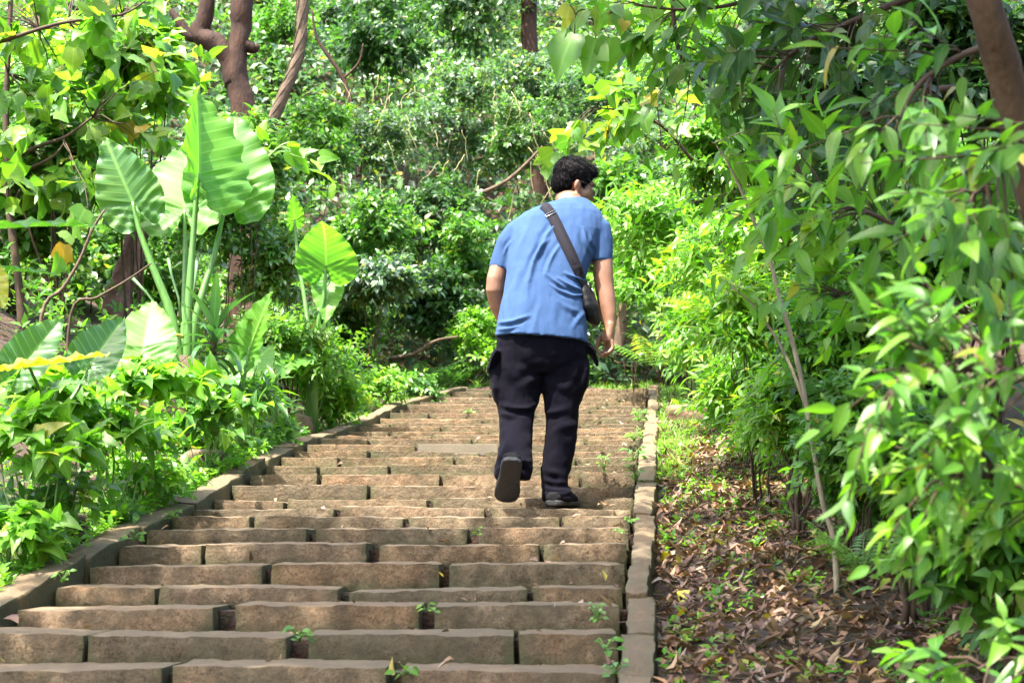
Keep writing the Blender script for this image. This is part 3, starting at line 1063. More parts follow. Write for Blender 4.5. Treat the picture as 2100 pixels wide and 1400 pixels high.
# forked dark tree behind the elephant ears
p0 = px_path([(512, 420), (508, 330), (502, 235), (484, 150), (490, 80), (496, 20), (500, -120)], 15.0, [70, 62, 54, 50, 44, 46, 40])
g0 = to_ground(p0[0][0]); p0 = ([g0] + p0[0], [p0[1][0] * 1.2] + p0[1])
p1 = px_path([(484, 175), (470, 120), (440, 90), (408, 68), (424, 25), (430, -100)], 15.0, [48, 46, 46, 40, 34, 26])
pb = [px_path([(410, 70), (388, 75), (366, 42), (350, 20)], 15.0, [26, 24, 20, 12]), px_path([(505, 95), (523, 100), (530, 92)], 15.0, [30, 22, 10])]
tree('dark brown forked tree trunk standing behind the tall elephant ear leaves', [p0, p1], M_BARK, branches=pb, rough=0.2, n=14,
     crown=[((W(330, -560, 16.0)), (1.9, 1.6, 0.9), 110, 9, 'ovate', 0.13, G['mid'], dict(lumps=10, lr=0.5))])
# slim leaning trunk to its right
q = px_path([(520, 420), (530, 340), (550, 272), (575, 210), (602, 145), (616, 90), (620, 20), (622, -110)], 14.2, [28, 27, 26, 26, 25, 24, 24, 22])
q = ([to_ground(q[0][0])] + q[0], [q[1][0]] + q[1])
t = tree('slim tan tree trunk leaning and bending upward right of the forked tree', [q], M_BARKL, rough=0.08)
vine = []
for s in range(5):
    pts = []
    for i in range(16):
        a = i / 15
        k = min(int(a * (len(q[0]) - 2)) + 1, len(q[0]) - 2)
        f = a * (len(q[0]) - 2) + 1 - k
        c = np.array(q[0][k]) * (1 - f) + np.array(q[0][k + 1]) * f
        th = s * 1.3 + i * 0.8
        pts.append(Vector(c) + Vector((math.cos(th), math.sin(th), 0)) * 0.06)
    vine.append((pts, [0.005] * 16))
link('vine_stem', tubes_mesh('vine_stem', vine, M_TWIG, 4), t)
# dark thin tree far behind, with bare forks
q = px_path([(735, 330), (725, 240), (705, 165), (670, 110), (648, 75), (640, 20)], 19.5, [14, 12, 10, 8, 6, 4])
q = ([to_ground(q[0][0])] + q[0], [q[1][0]] + q[1])
tree('thin dark crooked tree with bare forks in front of the bright far wood', [q], M_BARK,
     branches=[px_path([(722, 225), (690, 210), (640, 190), (615, 205)], 19.5, [7, 6, 4, 3]), px_path([(700, 165), (735, 130), (745, 90)], 19.5, [7, 5, 3]),
               px_path([(684, 205), (660, 180), (640, 175)], 19.5, [4, 3, 2])], rough=0.1, n=6)
# trunk at the top, above the walker
q = px_path([(1105, 300), (1098, 200), (1090, 120), (1085, 50), (1090, -90)], 19.8, [36, 36, 36, 34, 32])
q = ([to_ground(q[0][0])] + q[0], [q[1][0] * 1.2] + q[1])
tree('dark trunk high on the slope above the man, overgrown with creepers', [q], M_BARK,
     crown=[(W(1120, -330, 19.5), (2.6, 2.0, 1.0), 120, 9, 'ovate', 0.13, G['mid'], dict(lumps=10))])
# reddish stump-like trunk at the left
q = px_path([(232, 700), (243, 610), (258, 560), (272, 520), (283, 470), (292, 380)], 12.0, [70, 58, 50, 46, 42, 34])
tree('reddish brown leaning trunk low behind the left elephant ear plant', [q], simple_mat('bark_red', (0.17, 0.085, 0.07), 0.85, 0.3, 0.45, 14, 0.9, 50), rough=0.15)
# trunk behind the right shrubs, beside the man's elbow
q = px_path([(1268, 720), (1278, 640), (1292, 560), (1304, 470), (1300, 350)], 16.6, [24, 22, 20, 18, 16])
tree('pale brown trunk half hidden behind the bright shrub right of the man', [q], M_BARKL)
# the tree whose trunk crosses the upper right corner; its unseen crown lobes are added to shade the steps and block sky
q = px_path([(2330, 1250, 3.5), (2240, 820, 3.5), (2165, 560, 3.45), (2110, 330, 3.4), (2064, 160, 3.35), (2026, 30, 3.3), (1974, -160, 3.3), (1900, -420, 3.4)], 3.4, [100, 92, 84, 80, 76, 72, 66, 60])
q = ([to_ground(q[0][0])] + q[0], [q[1][0] * 1.2] + q[1])
tree('smooth brown trunk crossing the upper right corner of the photo', [q], simple_mat('bark_smooth', (0.05, 0.03, 0.015), 0.8, 0.2, 0.4, 16, 0.8, 55, stretch=(1, 1, 0.4)), rough=0.07, n=14,
     crown=[((-0.7, 2.4, 7.0), (2.3, 2.2, 0.8), 620, 8, 'tiny', 0.17, G['mid'], dict(lumps=13, back=1.0, lr=0.45)),
            ((0.3, 4.6, 7.4), (2.4, 1.6, 0.8), 560, 8, 'tiny', 0.17, G['mid'], dict(lumps=14, back=1.0, lr=0.42)),
            ((2.7, 6.4, 8.0), (2.0, 2.0, 0.8), 240, 8, 'tiny', 0.17, G['mid'], dict(lumps=10, back=1.0, lr=0.42)),
            ((0.8, -0.6, 6.2), (3.4, 2.8, 0.9), 700, 8, 'tiny', 0.17, G['mid'], dict(lumps=12, back=1.0, lr=0.45)),  # unseen lobe above the camera, added to cut the sky light
            ((-2.4, 3.5, 7.0), (1.9, 2.2, 0.8), 620, 8, 'tiny', 0.17, G['mid'], dict(lumps=13, back=1.0, lr=0.45)),
            ((0.6, -4.2, 5.0), (4.6, 2.2, 1.6), 700, 8, 'tiny', 0.20, G['mid'], dict(lumps=14, back=1.0, lr=0.45))])  # unseen lobe behind the camera, added to block low sky

# ================================================================== the hillside beyond the steps
def cover(name, label, xr, yr, n, m, kind, llen, mat, h=0.5, keep=None, slen=None, droop=0.35, up=0.7):
    x = RNG.uniform(*xr, n); y = RNG.uniform(*yr, n)
    if keep is not None:
        k = keep(x, y); x, y = x[k], y[k]
    k = np.abs(x) < 0.345 * np.maximum(y, 5) + 1.6      # what the photograph could show, and a margin
    x, y = x[k], y[k]
    z = ground_z(x, y) + RNG.uniform(0, 1, len(x)) ** 1.3 * h
    P = np.stack([x, y, z], -1)
    D = unit(np.stack([RNG.normal(0, 0.6, len(x)), RNG.normal(-0.35, 0.5, len(x)), np.full(len(x), up)], -1))
    M, pos, rnd = sprig_leaves(P, D, m, slen or llen * 2.2, llen, droop=droop)
    o = link(name, leaf_field(name, LEAF[kind], M, pos, rnd, mat), kind='stuff', label=label, category='undergrowth')
    return o


off_path = lambda x, y: ((x < x_left(y) - KW_L - 0.05) | (x > x_right(y) + KW_R + 0.05) | (y > 16.4))
cover('hillside_undergrowth', 'dense mixed undergrowth covering the hillside above the steps', (-11, 10), (16.6, 31), 9000, 8, 'tiny', 0.18, G['blue'], 1.0)
cover('hillside_undergrowth', 'lighter green creepers running through the hillside undergrowth', (-11, 10), (16.6, 31), 8000, 8, 'tiny', 0.165, G['cool'], 1.4)
cover('far_wood', 'sunlit far wood filling the gap at the top left', (-9.5, -2.0), (24, 36), 2600, 8, 'tiny', 0.18, G['lime'], 1.8)

BG = 'small leaved bushes and creepers on the hillside'
S = shrub
S('climber_bush', 'grey green glossy climber mass left of the man\'s head', 'bush', 930, 260, 165, 150, 18.3, 620, 9, 'small', 0.085, G['blue'], lumps=14, lr=0.4)
S('climber_bush', 'blue green glossy bush in the middle, right of the slim leaning trunk', 'bush', 760, 330, 130, 120, 17.8, 420, 9, 'small', 0.085, G['blue'], lumps=12, lr=0.4)
S('climber_bush', 'tangled creeper mass directly behind the man\'s head', 'bush', 1090, 300, 130, 130, 18.0, 420, 9, 'small', 0.08, G['cool'], lumps=12, lr=0.4)
S('climber_bush', 'pale green creeper mass above and right of the man\'s head', 'bush', 1240, 230, 140, 120, 17.6, 430, 9, 'small', 0.085, G['cool'], lumps=12, lr=0.4)
S('climber_bush', 'silvery small leaved bush between the man\'s head and the right shrubs', 'bush', 1350, 350, 120, 120, 16.4, 420, 9, 'round', 0.08, G['blue'], lumps=12, lr=0.4)
S('broadleaf_tree', 'dark leaved tree at the top between the slim trunk and the climbers', 'tree', 800, 90, 120, 110, 20.5, 300, 8, 'ovate', 0.15, G['dark'], lumps=12, stem_mat=M_BARK, stem_r=0.03)
S('broadleaf_tree', 'mid green tree crown at the top centre above the climbers', 'tree', 960, 60, 120, 110, 20.0, 330, 9, 'ovate', 0.12, G['cool'], lumps=12, stem_mat=M_BARK, stem_r=0.03)
S('broadleaf_tree', 'sunlit small leaved tree in the gap left of the slim trunk', 'tree', 575, 110, 60, 130, 22.0, 300, 9, 'small', 0.10, G['mid'], lumps=10, stem_mat=M_BARK, stem_r=0.02)
S('broadleaf_tree', 'grey green fine leaved tree far behind the slim leaning trunk', 'tree', 690, 60, 75, 90, 24.0, 330, 9, 'small', 0.10, G['blue'], lumps=10, stem_mat=M_BARK, stem_r=0.02)
S('broadleaf_tree', 'bright tree crown at the top right of centre behind the hanging branch', 'tree', 1400, 90, 150, 120, 15.0, 420, 9, 'small', 0.09, G['lime'], lumps=12, stem_mat=M_BARK, stem_r=0.03)
S('forest_bush', 'mid green bush on the slope right of the elephant ears', 'bush', 640, 310, 80, 90, 16.2, 280, 9, 'ovate', 0.10, G['mid'], lumps=9)
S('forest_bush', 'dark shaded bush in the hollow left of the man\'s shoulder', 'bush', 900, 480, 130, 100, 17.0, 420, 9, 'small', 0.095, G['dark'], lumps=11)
S('forest_bush', 'light green shrub right of the rounded elephant ear leaf', 'bush', 770, 500, 90, 100, 15.6, 240, 9, 'ovate', 0.105, G['mid'], lumps=9, stem_mat=M_BARKL)
S('forest_bush', 'glossy shrub with a bare tan stem at the far left end of the top step', 'bush', 760, 590, 90, 80, 14.9, 240, 9, 'ovate', 0.10, G['blue'], lumps=9, stem_mat=M_BARKL, stem_r=0.018, stems=3)
S('forest_bush', 'dark glossy shrub low behind the top steps, left of the man\'s waist', 'bush', 880, 660, 100, 100, 16.2, 330, 9, 'ovate', 0.10, G['dark'], lumps=10)
S('forest_bush', 'bright seedling bush just left of the man\'s left elbow', 'bush', 960, 560, 70, 110, 16.4, 230, 9, 'ovate', 0.105, G['mid'], lumps=8)
S('forest_bush', 'low light green bush beside the man\'s left trouser pocket', 'bush', 985, 700, 60, 70, 15.9, 170, 9, 'ovate', 0.08, G['lime'], lumps=7)
S('forest_bush', 'dark low foliage behind the tan stemmed shrub', 'bush', 690, 690, 80, 80, 15.4, 240, 9, 'ovate', 0.10, G['dark'], lumps=9)
S('forest_bush', 'dark bush behind the man, between his right arm and the trunk', 'bush', 1240, 560, 90, 110, 17.0, 270, 9, 'small', 0.09, G['blue'], lumps=9)
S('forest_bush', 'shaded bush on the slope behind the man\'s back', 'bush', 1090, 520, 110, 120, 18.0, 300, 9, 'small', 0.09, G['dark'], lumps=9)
S('forest_bush', 'low bush behind the top step at the man\'s waist', 'bush', 1120, 700, 130, 70, 17.6, 260, 9, 'small', 0.08, G['mid'], lumps=9)
S('forest_bush', 'bright airy bush behind the tall elephant ears on the left slope', 'bush', 460, 420, 130, 150, 12.8, 620, 9, 'ovate', 0.10, G['pale'], lumps=11)
S('forest_bush', 'sunlit pale bush below the rounded elephant ear leaf', 'bush', 590, 590, 80, 100, 13.0, 300, 9, 'ovate', 0.085, G['pale'], lumps=9)
S('forest_bush', 'leafy bush beneath the rounded elephant ear, near the left kerb', 'bush', 600, 735, 110, 50, 10.9, 300, 8, 'lance', 0.10, G['mid'], lumps=12, lr=0.4)
S('forest_bush', 'bright background bush between the left tree and the red trunk', 'bush', 170, 560, 150, 110, 12.8, 330, 9, 'round', 0.10, G['pale'], lumps=10)
S('forest_bush', 'green thicket behind the leaning left branches', 'bush', 330, 560, 110, 120, 13.6, 320, 9, 'ovate', 0.10, G['mid'], lumps=10)
S('forest_bush', 'bright thicket at the top left behind the maple like leaves', 'bush', 130, 200, 220, 190, 14.5, 460, 9, 'ovate', 0.13, G['lime'], lumps=12)
S('forest_bush', 'leafy thicket behind the left stem at the edge of the photo', 'bush', 20, 430, 120, 160, 11.5, 300, 9, 'round', 0.11, G['mid'], lumps=10)

S('forest_bush', 'leafy creeper bush between the man\'s raised shoulder and the lime shrub', 'bush', 1290, 440, 90, 110, 15.0, 300, 9, 'round', 0.085, G['mid'], lumps=9)
S('lance_shrub', 'narrow leaved shrub just behind the man\'s right forearm', 'shrub', 1310, 600, 80, 100, 14.2, 300, 9, 'lance', 0.12, G['lime'], lumps=9, stem_mat=M_TWIG, stem_r=0.005, stems=3)
S('climber_bush', 'creepers around the dark trunk high above the man', 'bush', 1080, 180, 120, 90, 18.6, 380, 9, 'small', 0.09, G['blue'], lumps=12, lr=0.4)
S('forest_bush', 'leafy bush hiding the foot of the forked dark tree', 'bush', 510, 340, 75, 85, 12.6, 300, 9, 'ovate', 0.10, G['mid'], lumps=11, lr=0.42)
# hanging dry vines over the climbers
vl = []
for i in range(90):
    px = random.uniform(690, 1330); py = random.uniform(150, 420); Y = random.uniform(17.0, 17.9)
    a = W(px, py, Y); ln = random.uniform(0.15, 0.6)
    b = a + np.array([random.uniform(-.25, .25), random.uniform(-.1, .1), -ln])
    vl.append((bez(a, b, sag=random.uniform(-.05, .05), n=5, wob=0.02), [0.004] * 6))
link('hanging_vines', tubes_mesh('hanging_vines', vl, M_VINE, 3), kind='stuff', label='dry pale vine tangles hanging over the grey green climbers', category='vines')
for pts, lab in (([(990, 395), (1040, 370), (1085, 330), (1112, 300)], 'dry bare branch sloping through the creepers left of the man\'s head'),
                 ([(800, 735), (850, 725), (890, 700), (940, 690)], 'dead twisted branch lying low in the dark bushes left of the man')):
    P, R = px_path(pts, 16.6 if pts[0][1] < 500 else 15.3, [9, 8, 7, 4])
    o = link('dead_branch', limb_mesh([(P, R)], M_BARKL, 6, 0.15, 'dead_branch'))
    props(o, lab, 'branch')

# ================================================================== right bank, far to near
S('lance_shrub', 'bright lime shrub with narrow leaves right beside the man\'s shoulder', 'shrub', 1370, 480, 110, 110, 12.6, 240, 9, 'lance', 0.13, G['lime'], singles=120, lumps=9, stem_mat=M_TWIG, stem_r=0.006)
S('lance_shrub', 'lime shrub with narrow leaves behind the pale sapling', 'shrub', 1480, 560, 110, 120, 11.0, 240, 9, 'lance', 0.125, G['lime'], singles=140, lumps=9, stem_mat=M_TWIG, stem_r=0.006)
S('lance_shrub', 'lime shrub sloping down to the grass at the top of the right kerb', 'shrub', 1480, 700, 100, 100, 10.6, 220, 9, 'lance', 0.11, G['lime'], singles=120, lumps=8, stem_mat=M_TWIG, stem_r=0.006)
S('forest_bush', 'silver leaved bush above the lime shrubs', 'bush', 1420, 390, 90, 90, 13.6, 250, 9, 'round', 0.085, G['blue'], lumps=9)
S('forest_bush', 'dense green bush behind the pale sapling\'s top', 'bush', 1520, 330, 120, 130, 10.5, 380, 9, 'ovate', 0.085, G['mid'], lumps=10)
S('forest_bush', 'shaded bush on the right bank behind the ferns', 'bush', 1620, 500, 130, 150, 9.2, 420, 9, 'ovate', 0.085, G['lime'], lumps=10)
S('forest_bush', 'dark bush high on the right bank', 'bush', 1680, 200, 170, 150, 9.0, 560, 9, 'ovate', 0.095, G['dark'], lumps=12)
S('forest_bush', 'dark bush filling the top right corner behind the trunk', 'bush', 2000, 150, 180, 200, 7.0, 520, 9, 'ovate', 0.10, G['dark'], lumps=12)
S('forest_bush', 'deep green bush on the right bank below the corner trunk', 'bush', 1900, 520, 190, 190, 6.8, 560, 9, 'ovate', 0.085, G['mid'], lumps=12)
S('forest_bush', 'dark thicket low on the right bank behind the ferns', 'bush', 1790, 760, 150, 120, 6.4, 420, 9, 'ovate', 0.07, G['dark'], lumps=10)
S('forest_bush', 'light green shrub at the foot of the bank behind the litter strip', 'bush', 1570, 800, 110, 100, 8.3, 300, 9, 'lance', 0.10, G['lime'], singles=150, lumps=9, stem_mat=M_TWIG, stem_r=0.006)
S('forest_bush', 'feathery green shrub at the foot of the pale sapling', 'bush', 1640, 880, 90, 110, 6.6, 280, 10, 'tinylance', 0.075, G['lime'], lumps=8)
S('forest_bush', 'low shrub of the bank at the lower right edge', 'bush', 2060, 1150, 150, 130, 4.4, 260, 9, 'ovate', 0.09, G['mid'], singles=100, lumps=10)
S('forest_bush', 'spindly shrub on the bank right of the dead leaves', 'bush', 1870, 990, 100, 100, 5.2, 200, 9, 'ovate', 0.075, G['mid'], singles=80, lumps=8)
S('forest_bush', 'fine leaved bright shrub just right of the pale sapling', 'bush', 1730, 680, 110, 120, 6.2, 380, 10, 'ovate', 0.06, G['lime'], lumps=9, stem_r=0.005)
S('forest_bush', 'small leaved shrub low on the bank between the sapling and the blurred sprays', 'bush', 1770, 900, 100, 110, 5.7, 360, 10, 'ovate', 0.055, G['mid'], lumps=9, stem_r=0.005)
S('forest_bush', 'feathery narrow leaved shrub left of the pale sapling\'s fork', 'bush', 1560, 680, 90, 90, 7.4, 320, 10, 'tinylance', 0.08, G['lime'], lumps=9, stem_r=0.005)
S('forest_bush', 'low feathery shrub spilling onto the far part of the dead leaves', 'bush', 1630, 900, 80, 55, 7.2, 220, 10, 'tinylance', 0.07, G['lime'], lumps=8, stem_r=0.004)
S('forest_bush', 'low small leaved shrub around the foot of the pale sapling', 'bush', 1790, 1030, 90, 60, 5.9, 240, 10, 'small', 0.05, G['mid'], lumps=8, stem_r=0.004)
S('forest_bush', 'low light shrub at the edge of the litter beneath the lime shrub', 'bush', 1530, 835, 65, 45, 8.8, 180, 10, 'ovate', 0.06, G['lime'], lumps=8, stem_r=0.004)
cover('bank_undergrowth', 'mixed low undergrowth on the right bank', (0.9, 6.5), (3.0, 15.5), 2600, 8, 'small', 0.085, G['mid'], 0.7,
      keep=lambda x, y: (x - x_right(y) - KW_R) > np.interp(y, [3, 6, 8, 11, 14], [0.85, 0.95, 0.85, 0.5, 0.25]) + 0.18 * vnoise(np.stack([x, y, x * 0], -1), 2.5, 4))
cover('bank_undergrowth', 'mixed low undergrowth on the left bank', (-9.0, -1.2), (4.0, 16.5), 3600, 8, 'small', 0.08, G['mid'], 0.55,
      keep=lambda x, y: (x_left(y) - KW_L - x) > np.interp(y, [3, 6, 8, 10, 14], [0.55, 0.5, 0.4, 0.25, 0.1]))

# leafy boughs in the near right
def bough(label, path, Y, w, n, m, kind, llen, mat, singles, spread=0.25, droop=0.8, alpha=0.95, slen=None, group=None, down=0.0, cat='branch', rnd_off=0.0, stem_mat=None):
    """A bough hung with leaves: the axis, side twigs and leaves."""
    P, R = px_path(path, Y, w)
    root = empty('leafy_branch', P[0], label=label, category=cat, group=group)
    link('bough', limb_mesh([(P, R)], stem_mat or M_TWIG, 7, 0.08, 'bough'), root)
    Q, D = [], []
    seg = np.array(P)
    for i in range(n):
        t = random.uniform(0.08, 1.0) * (len(P) - 1)
        k = min(int(t), len(P) - 2)
        c = seg[k] * (1 - t + k) + seg[k + 1] * (t - k)
        ax = unit((seg[k + 1] - seg[k])[None])[0]
        o = RNG.normal(0, 1, 3); o -= ax * o.dot(ax); o = unit(o[None])[0]
        d = unit((ax * 0.55 + o * 0.9 + np.array([0, -0.15, -down]))[None])[0]
        L = spread * random.uniform(0.2, 1.0)
        Q.append((c, c + o * L * 0.6 + ax * L * 0.5 + np.array([0, 0, -down * L * 0.5]))); D.append(d)
    P2 = np.array([b for _, b in Q]); D = np.array(D)
    sl = slen or llen * 1.8
    M, pos, rnd = sprig_leaves(P2, D, m, sl, llen, alpha, droop, 0.8, 0.4)
    foliage_parts(root, kind, M, pos, np.mod(rnd + rnd_off, 1), mat, singles)
    tw = []
    for (a, b), d in zip(Q, D):
        e = b + d * sl * 0.95 + np.array([0, 0, -0.3 * sl])
        tw.append(((a, (a + b) / 2 + np.array([0, 0, 0.01]), b, e), [0.0035, 0.003, 0.0022, 0.001]))
    link('twig', tubes_mesh('twig', tw, stem_mat or M_TWIG, 4), root, kind='stuff')
    return root


bough('sunny bough of broad green leaves in front of the sapling\'s middle', [(2060, 560), (1920, 500), (1790, 440), (1700, 400), (1640, 385)], 4.6, [16, 13, 10, 7, 4], 30, 6, 'long', 0.125, G['lime'], 200, 0.22, droop=0.20)
bough('bough of drooping long leaves just left of the corner trunk', [(2040, 90), (1960, 120), (1880, 180), (1830, 280)], 3.7, [18, 14, 10, 5], 15, 6, 'long', 0.13, G['mid'], 90, 0.2, droop=0.45)
bough('shaded bough hanging across the right bank at mid height', [(2110, 700), (1980, 640), (1890, 600), (1790, 590), (1710, 610)], 4.9, [14, 12, 9, 6, 3], 36, 7, 'ovate', 0.085, G['lime'], 220, 0.24, droop=0.23)
bough('near blurred spray of bright leaves at the right edge', [(2180, 800), (2080, 760), (1960, 760), (1850, 770)], 2.7, [18, 14, 9, 4], 34, 6, 'long', 0.08, G['mid'], 200, 0.16, droop=0.15)
bough('bough of mid green leaves hanging in front of the lower corner trunk', [(2180, 240), (2100, 300), (2030, 370), (1970, 430)], 3.1, [14, 11, 8, 4], 22, 6, 'long', 0.10, G['mid'], 120, 0.18, droop=0.4)
bough('low blurred spray of green leaves near the lower right corner', [(2240, 1080), (2120, 1010), (2030, 980), (1950, 970)], 2.8, [16, 12, 8, 4], 28, 6, 'long', 0.075, G['lime'], 150, 0.15, droop=0.17)
bough('leafy spray at the bottom right corner', [(2260, 1440), (2150, 1370), (2060, 1350), (1990, 1380)], 3.2, [14, 10, 8, 4], 16, 6, 'long', 0.09, G['mid'], 90, 0.12, droop=0.17)
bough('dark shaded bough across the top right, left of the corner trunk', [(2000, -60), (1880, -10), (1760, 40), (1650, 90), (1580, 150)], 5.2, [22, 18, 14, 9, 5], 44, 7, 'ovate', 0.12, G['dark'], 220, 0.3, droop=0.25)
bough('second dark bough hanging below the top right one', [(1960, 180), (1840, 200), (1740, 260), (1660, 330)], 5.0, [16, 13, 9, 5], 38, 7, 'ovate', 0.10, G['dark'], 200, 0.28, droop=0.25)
bough('thin brown branch with hanging oval leaves at the top right of centre', [(1375, -60), (1384, 60), (1400, 120), (1450, 172), (1510, 215), (1570, 240)], 6.0, [11, 10, 9, 8, 6, 4], 30, 5, 'ovate', 0.105, G['mid'], 150, 0.22, droop=0.20)
bough('top edge bough of oval leaves hanging in from above', [(1720, -60), (1600, -20), (1500, 10), (1400, 20), (1300, 10)], 5.8, [14, 12, 9, 7, 4], 30, 6, 'ovate', 0.11, G['mid'], 170, 0.22, droop=0.23)
bough('olive spray of lobed leaves behind the top centre branch', [(1420, 330), (1360, 260), (1290, 230), (1210, 220)], 8.2, [8, 7, 5, 3], 22, 4, 'lobed', 0.13, G['olive'], 88, 0.2, droop=0.45)

# big yellow green lobed leaves hanging at the top centre
root = empty('leafy_branch', W(1330, -70, 6.0), label='branch tip with large yellow green lobed leaves at the top centre', category='branch')
P, R = px_path([(1330, -70), (1290, -10), (1255, 25), (1215, 40), (1180, 30)], 6.0, [8, 7, 5, 4, 2])
link('bough', limb_mesh([(P, R)], M_TWIG, 6, 0.08, 'bough'), root)
lob = [base_mesh('leaf', b, G['olive']) for b in LEAF['lobed']]
lob_y = base_mesh('leaf', LEAF['lobed'][1], G['yellow'])
stalks = []
for (ax, ay, tx, ty, sc, sp, gold) in [(1178, 70, 1140, 128, 1.25, -0.3, 0), (1222, 80, 1202, 140, 1.15, -0.1, 0), (1250, 78, 1248, 130, 1.2, 0.1, 0), (1296, 70, 1305, 122, 1.15, 0.2, 0),
                                  (1275, 22, 1280, 68, 1.0, 0.1, 0), (1280, 38, 1281, 62, 0.9, 0.1, 1), (1200, 20, 1172, 52, 1.1, -0.4, 0), (1240, 15, 1225, 62, 1.0, 0.3, 0),
                                  (1330, 5, 1345, 50, 1.0, 0.3, 0), (1168, 12, 1160, 60, 0.9, 0.4, 0), (1380, 0, 1420, 20, 1.0, 0.2, 0)]:
    a, b = W(ax, ay, 6.0), W(tx, ty, 5.97)
    ln = np.linalg.norm(b - a) * sc
    Mx = frames((b - a)[None], np.array([[sp, -0.9, 0.35]]))[0] * ln
    o = link('leaf', lob_y if gold else random.choice(lob))
    o.parent = root
    o.matrix_parent_inverse = Matrix.Translation(root.location).inverted()
    mw = Matrix.Identity(4)
    for i in range(3):
        for j in range(3): mw[i][j] = Mx[i, j]
        mw[i][3] = a[i]
    o.matrix_basis = mw
    k = min(range(len(P)), key=lambda i: np.linalg.norm(P[i] - a))
    stalks.append((bez(P[k], a, sag=0.01, n=3), [0.002] * 4))
link('leaf_stalk', tubes_mesh('leaf_stalk', stalks, M_TWIG, 4), root)

# the pale sapling
q = px_path([(1712, 1120), (1690, 1040), (1668, 920), (1648, 800), (1625, 700), (1600, 615), (1578, 530), (1548, 460), (1520, 390), (1490, 330), (1470, 300)], 5.6, [13, 12, 11, 11, 10, 11, 9, 8, 7, 5, 3])
q = ([to_ground(q[0][0])] + q[0], [q[1][0] * 1.1] + q[1])
root = tree('slender pale grey sapling leaning left over the dead leaves', [q], M_BARKP, name='sapling', rough=0.1, n=7,
            branches=[px_path([(1655, 840), (1625, 760), (1590, 690), (1540, 620), (1500, 590)], 5.6, [8, 7, 6, 5, 3]), px_path([(1572, 520), (1590, 470), (1600, 430)], 5.6, [5, 4, 2])])
P, D = [], []
for (px, py) in [(1490, 330), (1500, 340), (1470, 300), (1520, 385), (1500, 590), (1530, 610), (1600, 430), (1560, 640), (1480, 310), (1540, 450), (1610, 720)]:
    for _ in range(1):
        P.append(W(px + random.uniform(-15, 15), py + random.uniform(-15, 15), 5.6)); D.append((random.uniform(-1, 1), random.uniform(-.6, .3), random.uniform(-.4, .6)))
M, pos, rnd = sprig_leaves(np.array(P), np.array(D), 6, 0.2, 0.125, 1.0, 0.8)
foliage_parts(root, 'long', M, pos, rnd, G['lime'], 132)
link('twig', tubes_mesh('twig', [((P[i], np.array(P[i]) + unit(np.array([D[i]]))[0] * 0.2 + np.array([0, 0, -.05])), [0.003, 0.001]) for i in range(len(P))], M_BARKP, 4), root, kind='stuff')

# ================================================================== ferns
def frond_mesh(name, mat, n=16, wid=0.26, arch=0.55, seed=0):
    r = random.Random(seed)
    vs, fs, uv = [], [], []
    pl = strip_leaf(0.26, 2, 0.35, 0.2, 0.3)
    pts = []
    for i in range(n + 1):
        t = i / n
        pts.append(Vector((0.04 * math.sin(3 * t + seed), t * (1 - 0.18 * arch * t), arch * (0.75 * t - 1.05 * t * t))))
    mb = MB()
    mb.tube(pts, [0.008 * (1 - 0.85 * i / n) for i in range(n + 1)], 4)
    vs = list(mb.v); fs = list(mb.f); uv = [(0, 0, 0)] * len(vs)
    for i in range(2, n + 1):
        t = i / n
        ln = wid * (math.sin(min(1, t * 1.9) * math.pi / 2)) * (1.04 - t) ** 0.75 * 1.25
        tan = (pts[i] - pts[i - 1]).normalized()
        for s in (-1, 1):
            side = Vector((s, 0, 0))
            d = (side + tan * 0.45 + Vector((0, 0, -0.22 + r.uniform(-.12, .12)))).normalized()
            nn = Vector((0, 0.25, 1)).normalized()
            x = d.cross(nn).normalized(); nn = x.cross(d)
            k = len(vs)
            for v, u in zip(pl.v, pl.uv):
                p = pts[i] + (x * v[0] * 1.0 + d * v[1] + nn * v[2]) * ln
                vs.append(tuple(p)); uv.append(tuple(u))
            off = 0
            st = list(pl.starts) + [len(pl.loops)]
            for a, b in zip(st[:-1], st[1:]):
                fs.append(tuple(int(q) + k for q in pl.loops[a:b]))
    loops = [q for f in fs for q in f]
    starts = np.cumsum([0] + [len(f) for f in fs])[:-1]
    return np_mesh(name, np.array(vs), loops, starts, mat, luv=np.array(uv))


FROND = {k: [frond_mesh('frond', G[k], 18, 0.24, 0.5, 1), frond_mesh('frond', G[k], 18, 0.28, 0.8, 2), frond_mesh('frond', G[k], 16, 0.22, 0.25, 3)] for k in ('fern', 'fernlime', 'dark', 'pale')}


def fern(label, px, py, Y, size, n, key, lean=(0, -0.5, 0), up=0.8, ground=True):
    c = np.array(W(px, py, Y))
    if ground: c[2] = max(float(ground_z(c[0], c[1])) + 0.02, c[2] - 0.25)
    root = empty('fern', c, label=label, category='fern')
    for i in range(n):
        a = 6.283 * i / n + random.uniform(-.3, .3)
        d = Vector((math.cos(a) + lean[0], math.sin(a) + lean[1], up * random.uniform(0.5, 1.3))).normalized()
        nn = Vector((0, 0, 1)) - d * d.z
        x = d.cross(nn).normalized(); nn = x.cross(d)
        s = size * random.uniform(0.7, 1.15)
        o = link('frond', random.choice(FROND[key]))
        o.parent = root
        m = Matrix.Identity(4)
        for r_ in range(3):
            m[r_][0], m[r_][1], m[r_][2] = x[r_] * s, d[r_] * s, nn[r_] * s
        o.matrix_basis = m
    return root


